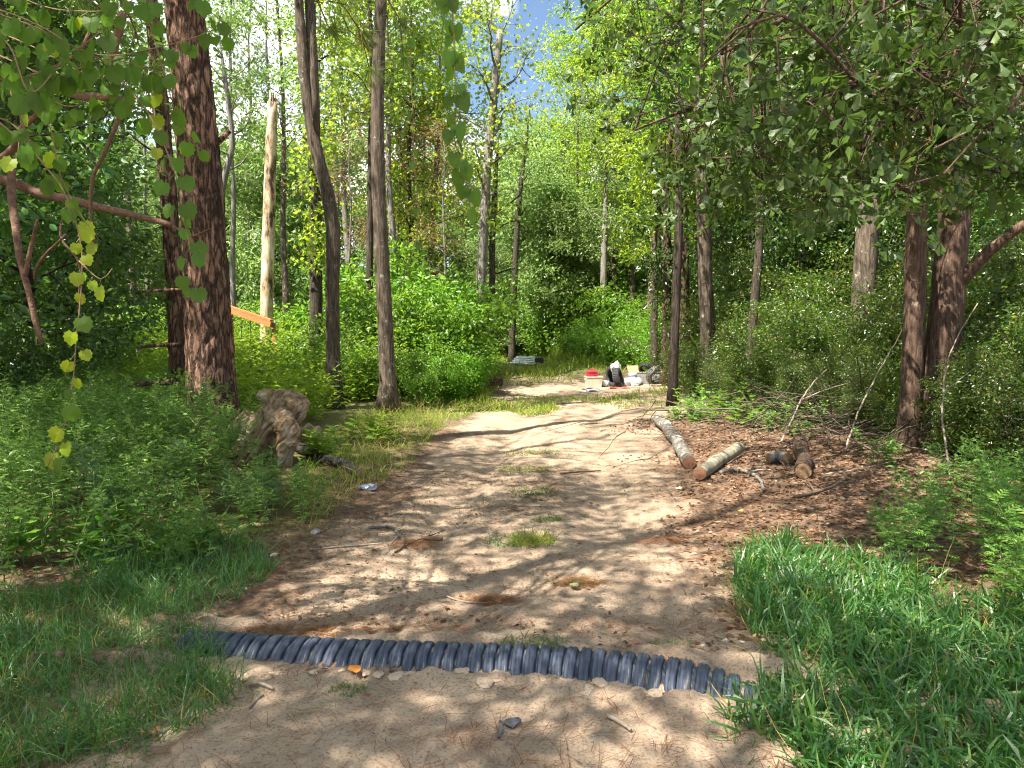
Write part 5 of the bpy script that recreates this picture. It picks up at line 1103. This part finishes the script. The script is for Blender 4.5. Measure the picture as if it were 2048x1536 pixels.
stick('thin arched twig between the mossy log and the sawn log', [(1455, 935, .03), (1500, 918, .08), (1545, 925, .06), (1580, 945, .01)], .010, .005)
stick('forked dead branch on the leaves before the oak', [(1590, 1000), (1630, 990), (1665, 985, .03), (1700, 965, .06)], .02, .01, 'twig', (.3, 1605, 970, .08))
stick('long pale twig in the leaf litter before the oak', [(1650, 955, .02), (1710, 950, .04), (1790, 935, .06)], .009, .004, 'pale_stick')
stick('thin straight stick on the shaded sand before the verge', [(620, 1102), (700, 1095), (765, 1090)], .008, .006, 'pale_stick')
stick('broken branch end lying in brown needles on the sand', [(845, 1082), (865, 1083), (885, 1086)], .018, .016, 'dead_limb')
stick('grey forked twig beside the broken branch end', [(740, 1060), (780, 1058), (800, 1075), (812, 1095)], .012, .006, 'grey_bark', (.6, 770, 1110, .0))
stick('dark twig crossing the needles beside the grey forked one', [(790, 1108), (815, 1092), (860, 1075), (890, 1062)], .008, .004)
stick('curved pale twig in a needle clump on the sand', [(890, 1195), (930, 1207), (980, 1208), (1030, 1195)], .006, .004, 'pale_stick')
stick('stout broken stick along the back of the pipe', [(1115, 1296), (1145, 1305), (1175, 1310)], .012, .011, 'pale_stick')
stick('second broken stick in line along the back of the pipe', [(1160, 1304), (1200, 1316), (1230, 1322)], .012, .010, 'pale_stick')
stick('bleached chip of wood in the near sand', [(1215, 1438), (1240, 1450), (1262, 1466)], .010, .006, 'pale_stick')
stick('weathered grey stick end in the near sand', [(998, 1480), (1004, 1465), (1002, 1452)], .010, .008, 'grey_bark')
stick('bent white twig in front of the pipe by the grass', [(490, 1375), (520, 1372), (550, 1384)], .010, .006, 'pale_stick')
stick('short grey stick slanting in the near sand', [(500, 1418), (512, 1405), (526, 1396)], .006, .005, 'grey_bark')
stick('pale split stick on the litter by the grass', [(420, 1230), (450, 1242), (480, 1248)], .008, .005, 'pale_stick')
stick('pale twig lying on the dark litter by the oak', [(1740, 1080), (1790, 1068), (1850, 1085)], .010, .005, 'pale_stick')
stick('long thin branch sagging across the thicket foot', [(1640, 870, .1), (1700, 868, .3), (1780, 840, .5), (1840, 800, .6)], .012, .005, 'twig')
stick('bleached dead branch standing in front of the stout trunk', [(1560, 905, .1), (1590, 890, .45), (1620, 880, .75), (1650, 880, .95)], .016, .006, 'pale_stick', (.6, 1700, 870, .75))
stick('grey leaning dead sapling in the thicket shade', [(1690, 905, 0), (1720, 890, .5), (1760, 880, 1.0), (1800, 880, 1.5)], .014, .006, 'pale_stick')
stick('bare curved stem arching beside the oak trunks', [(1900, 960, 0), (1880, 940, .6), (1890, 930, 1.2), (1940, 930, 1.7)], .012, .005, 'pale_stick', (.5, 1990, 930, 1.2))
stick('pale plank splinter in the sunny sand past the shade', [(1160, 851), (1180, 849), (1195, 848)], .014, .012, 'pale_stick')
stick('dark rotten branch in the rut shade', [(1120, 950), (1150, 948), (1200, 945)], .014, .008, 'dead_limb')
# loose heaps of needles that lie on the sand
def heap(px, py, rx, ry, h, n, label):
    c = G(px, py); rr = np.random.default_rng(int(px)); mb = MB(); a = rr.uniform(0, 6.28, n); q = np.sqrt(rr.random(n)); x = c[0]+q*np.cos(a)*rx; y = c[1]+q*np.sin(a)*ry
    z = ground_z(x, y) + (1-q**2)*h*rr.random(n) + .006; th = rr.normal(0, .7, n) + rr.integers(0, 2, n)*3.14
    mb.add(*inst(NEED, np.stack([x, y, z], -1), np.stack([np.cos(th), np.sin(th), rr.normal(0, .15, n)], -1), rdir(n, rr)*.4+[0, 0, 1], np.stack([np.full(n, .0024), rr.uniform(.07, .16, n), np.full(n, .1)], -1)))
    tag(mb.build('needle_heap', [M['brown_needle']], origin=c), label, 'pine needles')
heap(1160, 1170, .16, .07, .05, 420, 'small heap of brown needles with a green cone, on the sand')
heap(985, 1203, .16, .06, .035, 360, 'brown needle clump wrapped round a curved pale twig')
heap(830, 1092, .2, .12, .04, 420, 'needle clump around the broken branch end')
heap(1330, 1085, .2, .08, .03, 300, 'thin needle streak at the rut edge by the leaf litter')
heap(560, 1270, .5, .06, .03, 620, 'needle drift behind the pipe at its grassy end'); heap(800, 1268, .5, .05, .03, 520, 'needle drift along the back of the pipe, middle stretch'); heap(1290, 1335, .3, .05, .03, 420, 'needle drift behind the pipe near the pale stones')
cone = MB().add(*ico(G(1150, 1178) + [0, 0, .025], .019, 2, .25, 8, (1.7, .9, .8))).build('pine_cone', plain('green_cone', (.14,.17,.06), .7, (.22,.24,.10), 60, .8, 120), None, True, origin=G(1150, 1178)); tag(cone, 'small green pine cone at the foot of a needle heap', 'pine cone')
# stones, clods, fallen coloured leaves
M['pale_stone'] = plain('pale_stone', (.48,.42,.31), .85, (.62,.56,.44), 12, .6, 50); M['sand_clod'] = plain('sand_clod', (.36,.26,.185), .95, (.48,.36,.265), 6, .8, 60); M['dark_stone'] = plain('dark_stone', (.05,.05,.06), .85, (.11,.11,.12), 14, .7, 60); M['grey_stone'] = plain('grey_stone', (.17,.16,.17), .8, (.30,.29,.29), 14, .7, 60)
def stone(px, py, s, mat, label, group, flat=.5, name='stone', cat='stone'):
    c = G(px, py); v, f = ico((0, 0, 0), s, 2, .35, int(px*3+py), (1.15, .85, flat)); v = v @ rotz(px).T
    tag(MB().add(v + c + [0, 0, s*flat*.4], f).build(name, M[mat], None, False, origin=c), label, cat, group)
for x, y, s in ((1375, 1300, .022), (1405, 1292, .013), (1440, 1290, .016), (1378, 1330, .028), (1420, 1325, .014), (1452, 1283, .022), (1485, 1288, .02), (1410, 1340, .016), (1548, 1318, .022), (1520, 1315, .016)):
    stone(x, y, s, 'pale_stone', 'cream stone chip by the pipe where the grass begins', 'cream stone chips by the pipe')
stone(548, 1112, .03, 'pale_stone', 'white stone chip at the verge beyond the grass', None); stone(1360, 978, .035, 'pale_stone', 'pale stone beside the mossy log', None)
stone(1025, 1448, .034, 'dark_stone', 'dark rough stone sunk in the near sand', None, .45); stone(630, 1066, .04, 'grey_stone', 'grey stone at the verge of the shaded sand', None)
for i in range(26):
    x = random.uniform(480, 1420); y = 1347 + max(0, (x-900))*.085 + random.uniform(-6, 16)
    stone(x, y, random.uniform(.018, .048), 'sand_clod', 'crumbled sand clod along the near side of the pipe', 'sand clods along the pipe', .32, 'sand_clod', 'clod')
def fallen(px, py, s, col, label):
    c = G(px, py); m_ = plain('fallen_leaf', col, .7, tuple(q*.6 for q in col), 20); v, f = inst(HEART if px % 2 else OAK, [[0, 0, .012]], [[math.cos(px), math.sin(px), .1]], [[.2, -.3, 1]], [s]); v[:, 2] += .25*v[:, 0]**2/s
    tag(MB().add(v + c + [0, 0, .008], f).build('fallen_leaf', m_, None, False, origin=c), label, 'leaf')
fallen(705, 1352, .065, (.55,.20,.03), 'orange fallen leaf against the near side of the pipe'); fallen(1262, 1292, .06, (.30,.05,.04), 'dark red fallen leaf behind the pipe'); fallen(728, 1394, .05, (.25,.06,.05), 'maroon fallen leaf by the small green tuft')
fallen(362, 1287, .09, (.26,.07,.06), 'maroon fallen leaf at the grassy end of the pipe'); fallen(1735, 1497, .12, (.42,.24,.11), 'tan oak leaf at the edge of the broad-bladed grass'); fallen(1470, 1027, .07, (.6,.38,.06), 'yellow fallen leaf on the leaf litter'); fallen(290, 1483, .07, (.32,.12,.07), 'russet leaf in the sand by the thin grass')
fallen(68, 985, .12, (.5,.22,.05), 'orange leaf caught low in the ferny weeds'); fallen(1355, 895, .08, (.45,.22,.08), 'tan leaf lying beside the long grey log')

# ------------------------------------------------------------------ things dumped beside the track
M['tyre'] = plain('tyre_rubber', (.018,.018,.02), .7, (.04,.04,.042), 20, .4, 60); M['tyre_dusty'] = plain('tyre_dusty', (.05,.048,.05), .85, (.16,.15,.15), 12, .4, 60)
def tyre(c, R_, w, Rm, label, mat='tyre'):
    root = thing('tyre', c, label, 'tyre', 'dumped tyres'); prof = [(.60, -.36), (.66, -.5), (.80, -.54), (.93, -.48), (.99, -.38), (.99, .38), (.93, .48), (.80, .54), (.66, .5), (.60, .36), (.64, .33), (.9, .3), (.9, -.3), (.64, -.33)]
    k = 36; th = np.arange(k)*6.283/k; V = np.concatenate([np.stack([a*R_*np.cos(th), a*R_*np.sin(th), np.full(k, b*w)], -1) for a, b in prof]); n = len(prof)
    i = (np.arange(n)*k)[:, None]; j = np.arange(k)[None]; i2 = ((np.arange(n)+1) % n*k)[:, None]; q = np.stack([i+j, i+(j+1) % k, i2+(j+1) % k, i2+j], -1).reshape(-1, 4)
    MB().add(V @ Rm.T + c, np.concatenate([q[:, [0,1,2]], q[:, [0,2,3]]])).build('casing', M[mat], root, True)
    tr = MB()
    for a in range(0, 36):
        for s in (-.26, 0, .26):
            v, f = box((R_*1.0, 0, s*w), (.03*R_/.3, .036*R_/.3, .2*w)); tr.add((v @ rotz(a*6.283/36 + s*.15).T) @ Rm.T + c, f)
    t_ = tr.build('tread', M[mat], root); t_['kind'] = 'stuff'
def gd_(px, D, z=0.0): p = P(px, 760, D); return onground(p[0], D, z)
DT = 20.6
tyre(gd_(1228, DT, .30), .31, .2, rotz(.45) @ roty(1.45), 'black tyre standing upright with a white bag on it')
tyre(gd_(1236, DT-.35, .27), .29, .19, rotz(-.35) @ roty(1.3), 'black tyre leaning against the upright one')
tyre(gd_(1312, DT-.3, .25), .28, .18, rotz(1.9) @ roty(1.15), 'dusty grey tyre propped face on beside the tote', 'tyre_dusty')
tyre(gd_(1328, DT+.5, .11), .31, .2, rotx(.06), 'tyre lying flat at the bottom of the short stack', 'tyre_dusty')
tyre(gd_(1329, DT+.52, .31), .31, .2, rotx(-.05), 'tyre lying flat on top of the short stack', 'tyre_dusty')
tyre(gd_(1291, DT+.1, .42), .2, .12, rotz(1.0) @ roty(1.0), 'small black tyre resting on the tote')
def tub(name, c, sx, sy, h, mat, label, rz=.1, rim=.02, taper=.86):
    root = thing(name, c, label, 'bin'); R_ = rotz(rz)
    def ring(s, z, g): return np.array([[x*s*sx/2-(g if x > 0 else -g), y*s*sy/2-(g if y > 0 else -g), z] for x, y in ((-1,-1),(1,-1),(1,1),(-1,1))])
    V = np.concatenate([ring(taper, 0, 0), ring(1, h, 0), ring(1, h, .012), ring(taper, .015, .012)]) @ R_.T + c; f = []
    for a in range(3):
        for j in range(4): k = (j+1) % 4; f += [[a*4+j, a*4+k, a*4+4+k], [a*4+j, a*4+4+k, a*4+4+j]]
    f += [[12, 14, 13], [12, 15, 14], [0, 2, 1], [0, 3, 2]]; MB().add(V, np.array(f)).build('body', mat, root)
    rm = MB()
    for x, y, lx, ly in ((0, sy/2, sx+2*rim, rim), (0, -sy/2, sx+2*rim, rim), (sx/2, 0, rim, sy-.02), (-sx/2, 0, rim, sy-.02)): v, f = box((x, y, h), (lx, ly, .03)); rm.add(v @ R_.T + c, f)
    rm.build('rim', mat, root)
    for s in (-1, 1): v, f = box((s*(sx/2+.015), 0, h-.06), (.03, .12, .025)); MB().add(v @ R_.T + c, f).build('handle', mat, root)
    return root
M['beige'] = plain('beige_plastic', (.50,.44,.33), .5, (.58,.52,.42), 6); M['red'] = plain('red_plastic', (.42,.03,.05), .4, (.5,.05,.07), 5); M['grey_plastic'] = plain('grey_plastic', (.20,.20,.19), .5, (.27,.26,.24), 6); M['white_bag'] = plain('white_bag', (.62,.64,.66), .45, (.74,.75,.77), 10, .5, 25); M['cardboard'] = plain('cardboard', (.32,.21,.10), .85, (.4,.27,.14), 10); M['black_plastic2'] = plain('black_sheet', (.015,.015,.018), .5, (.03,.03,.033), 9); M['grey_sheet'] = plain('grey_sheet', (.32,.33,.36), .6, (.42,.43,.46), 9)
tub('plastic_bin', gd_(1187, DT, .01), .46, .36, .31, M['beige'], 'beige plastic bin on the ground under the red box', .12)
def red_box():
    c = gd_(1184, DT, .33); root = thing('red_box', c, 'red plastic box with a handled lid on top of the beige bin', 'box'); R_ = rotz(.2)
    v, f = box((0, 0, .06), (.29, .2, .12)); MB().add(v @ R_.T + c, f).build('body', M['red'], root)
    v = np.array([[x*.15*s, y*.105*s, z] for s, z in ((1.03, .122), (1.03, .15), (.72, .19)) for x, y in ((-1,-1),(1,-1),(1,1),(-1,1))]); f = []
    for a in range(2):
        for j in range(4): k = (j+1) % 4; f += [[a*4+j, a*4+k, a*4+4+k], [a*4+j, a*4+4+k, a*4+4+j]]
    f += [[8, 9, 10], [8, 10, 11], [0, 2, 1], [0, 3, 2]]; MB().add(v @ R_.T + c, np.array(f)).build('lid', M['red'], root)
    q = np.array([[-.07, 0, .18], [-.06, 0, .22], [.06, 0, .22], [.07, 0, .18]]) @ R_.T + c; MB().add(*tube(resample(q, .03), .009, 6)).build('handle', M['red'], root, True)
red_box()
tub('storage_tote', gd_(1290, DT, .01), .48, .36, .33, M['grey_plastic'], 'grey storage tote full of junk among the tyres', -.15)
def bag(px, D, z, s, label, mat='white_bag', scl=(1, .8, .8)):
    c = gd_(px, D, z); v, f = ico((0, 0, 0), s, 3, .45, int(px), scl); v += .25*s*np.stack([vn3(v, 9/s*.12, 1), vn3(v, 9/s*.12, 2), vn3(v, 9/s*.12, 3)], -1)
    tag(MB().add(v+c, f).build('plastic_bag', M[mat], None, False, origin=c), label, 'bag')
bag(1232, DT-.1, .60, .13, 'white crumpled bag hanging over the upright tyre', scl=(.9, .9, 1.1)); bag(1210, DT+.1, .09, .13, 'white crumpled bag between the beige bin and the upright tyre'); bag(1258, DT-.1, .12, .16, 'white crumpled bag beside the leaning tyre', scl=(1.2, .8, .8)); bag(1274, DT-.3, .10, .15, 'pale torn bag in front of the grey tote'); bag(1268, DT, .28, .12, 'pale bag lying on the heap beside the cardboard', 'grey_sheet', (1.4, .8, .5)); bag(1188, DT-1.2, .03, .12, 'pale scrap of plastic on the sand before the beige bin', 'grey_sheet', (1.5, 1, .25))
def slab(name, c, s, Rm, mat, label, cat):
    v, f = box((0, 0, 0), s); v = v.copy(); v = v @ Rm.T
    # a little warp so that the sheet is not perfectly flat
    n_ = 7; gx, gy = np.meshgrid(np.linspace(-.5, .5, n_), np.linspace(-.5, .5, n_)); vv = np.stack([gx*s[0], gy*s[1], .03*s[0]*np.sin(gx*5+1)*np.cos(gy*4)], -1).reshape(-1, 3); vb = vv - [0, 0, s[2]]
    i = (np.arange(n_-1)*n_)[:, None]; j = np.arange(n_-1)[None]; q = np.stack([i+j, i+j+1, i+n_+j+1, i+n_+j], -1).reshape(-1, 4); f = np.concatenate([q[:, [0,1,2]], q[:, [0,2,3]]])
    rim = list(range(n_)) + [n_*k+n_-1 for k in range(1, n_)] + [n_*n_-1-k for k in range(1, n_)] + [n_*(n_-1-k) for k in range(1, n_-1)]; m_ = len(rim); K = n_*n_
    ff = []; [ff.extend([[rim[a], rim[(a+1) % m_]+K, rim[(a+1) % m_]], [rim[a], rim[a]+K, rim[(a+1) % m_]+K]]) for a in range(m_)]
    tag(MB().add(np.concatenate([vv, vb]) @ Rm.T + c, np.concatenate([f, f[:, ::-1]+K, np.array(ff)])).build(name, mat, None, False, origin=np.array(c)), label, cat)
slab('cardboard_flap', gd_(1267, DT+.2, .42), (.36, .28, .012), rotz(.3) @ rotx(.9), M['cardboard'], 'brown cardboard flap sticking up from the heap', 'cardboard')
slab('black_mat', gd_(1188, DT-.6, .03), (.62, .5, .012), rotz(.15), M['black_plastic2'], 'black mat on the sand in front of the beige bin', 'mat')
slab('grey_sheet', gd_(1180, DT-.95, .025), (.8, .35, .01), rotz(-.08), M['grey_sheet'], 'grey plastic sheet at the edge of the black mat', 'sheet')
slab('red_board', gd_(1250, DT-.75, .04), (.85, .10, .03), rotz(-.06), plain('red_board_paint', (.30,.09,.07), .7, (.38,.14,.11), 8), 'reddish board on the sand in front of the tyres', 'board')
slab('broken_board', gd_(1320, DT-.7, .05), (.6, .12, .03), rotz(.3), M['pale_stick'], 'weathered broken board by the propped tyre', 'board')
# coil of pale hose and small black grill farther up the track
def hose():
    c = onground(P(1046, 720, 33)[0], 33); root = thing('hose_coil', c, 'coil of pale flexible hose lying in the grass at the bend', 'hose')
    for k in range(4):
        th = np.linspace(0, 6.283, 40); R_ = .55 - .05*k; q = np.stack([c[0] + R_*np.cos(th)*1.05 + .04*k, c[1] + R_*np.sin(th)*.9, c[2] + .10 + .085*k + .03*np.sin(th*2+k)], -1); MB().add(*tube(q, .045, 8)).build('loop', M['white_bag'], root, True)
hose()
def grill():
    c = onground(P(1078, 730, 29)[0], 29); root = thing('grill', c, 'small black grill on thin legs standing in the grass', 'grill'); mb = M['black_plastic2']
    for sx in (-.11, .11):
        for sy in (-.1, .1): MB().add(*tube(np.array([c+[sx*1.4, sy*1.4, 0], c+[sx, sy, .36]]), .014, 6)).build('leg', mb, root)
    v, f = box((0, 0, 0), (.36, .28, .14)); MB().add(v @ roty(.15).T + c + [0, 0, .42], f).build('body', mb, root); v, f = ico((0, 0, 0), 1, 2, 0, 0, (.19, .15, .1)); MB().add(v @ roty(.15).T + c + [.01, 0, .49], f).build('lid', mb, root, True)
grill()
# orange timber frame half lost in the weeds
def frame():
    D = 19.0; m_ = plain('orange_stain', (.33,.11,.032), .7, (.44,.17,.06), 5, .3, 40, stretch=(.3, 3, 3)); a, b = P(457, 612, D), P(543, 641, D+.0); a[1] = D; b[1] = D - .6
    b = P(543, 641, D-.6); base = onground(a[0], a[1]); root = thing('timber_frame', base, 'orange stained timber frame with a sloping double beam rising from the weeds', 'frame')
    def bar(p, q, w, h): 
        d = unit(q-p); L = np.linalg.norm(q-p); u = unit(np.cross([0, 0, 1.0], d)); n = np.cross(d, u); v, f = box((0, 0, 0), (L, w, h)); return (v @ np.stack([d, u, n], 1).T) + (p+q)/2, f
    MB().add(*bar(a, b, .10, .05)).build('top_rail', m_, root); dz = np.array([0, 0, -.105]); MB().add(*bar(a+dz+[0, -.03, 0], b+dz+[0, -.03, 0], .07, .13)).build('beam', m_, root)
    for p, w in ((a + [.0, .02, 0], .11), (b + [.02, .02, 0], .09)): q = onground(p[0], p[1]); v, f = box(((p[0]+q[0])/2, p[1]+.1, (p[2]-.06+q[2])/2), (w, w, p[2]-.06-q[2])); MB().add(v, f).build('post', m_, root)
    for t in (.3, .52): p = a + (b-a)*t; MB().add(*tube(np.array([p+[0, -.03, -.15], p+[0, -.03, -.75]]), .012, 6)).build('hanger', M['tyre'], root)
    q = MB().add(*tube(np.array([b+[.06, .1, 0], onground(b[0]+.06, b[1]+.1)]), .02, 6)); q.build('pale_pole', M['grey_sheet'], root)
frame()
# crumpled litter at the verge
c = G(735, 980); v, f = ico((0, 0, 0), .06, 3, .5, 3, (1.3, .8, .6)); tag(MB().add(v + c + [0, 0, .03], f).build('crushed_can', plain('can_paint', (.10,.16,.30), .35, (.6,.62,.66), 18), None, False, origin=c), 'crushed blue and white can on the verge beyond the stump', 'can')
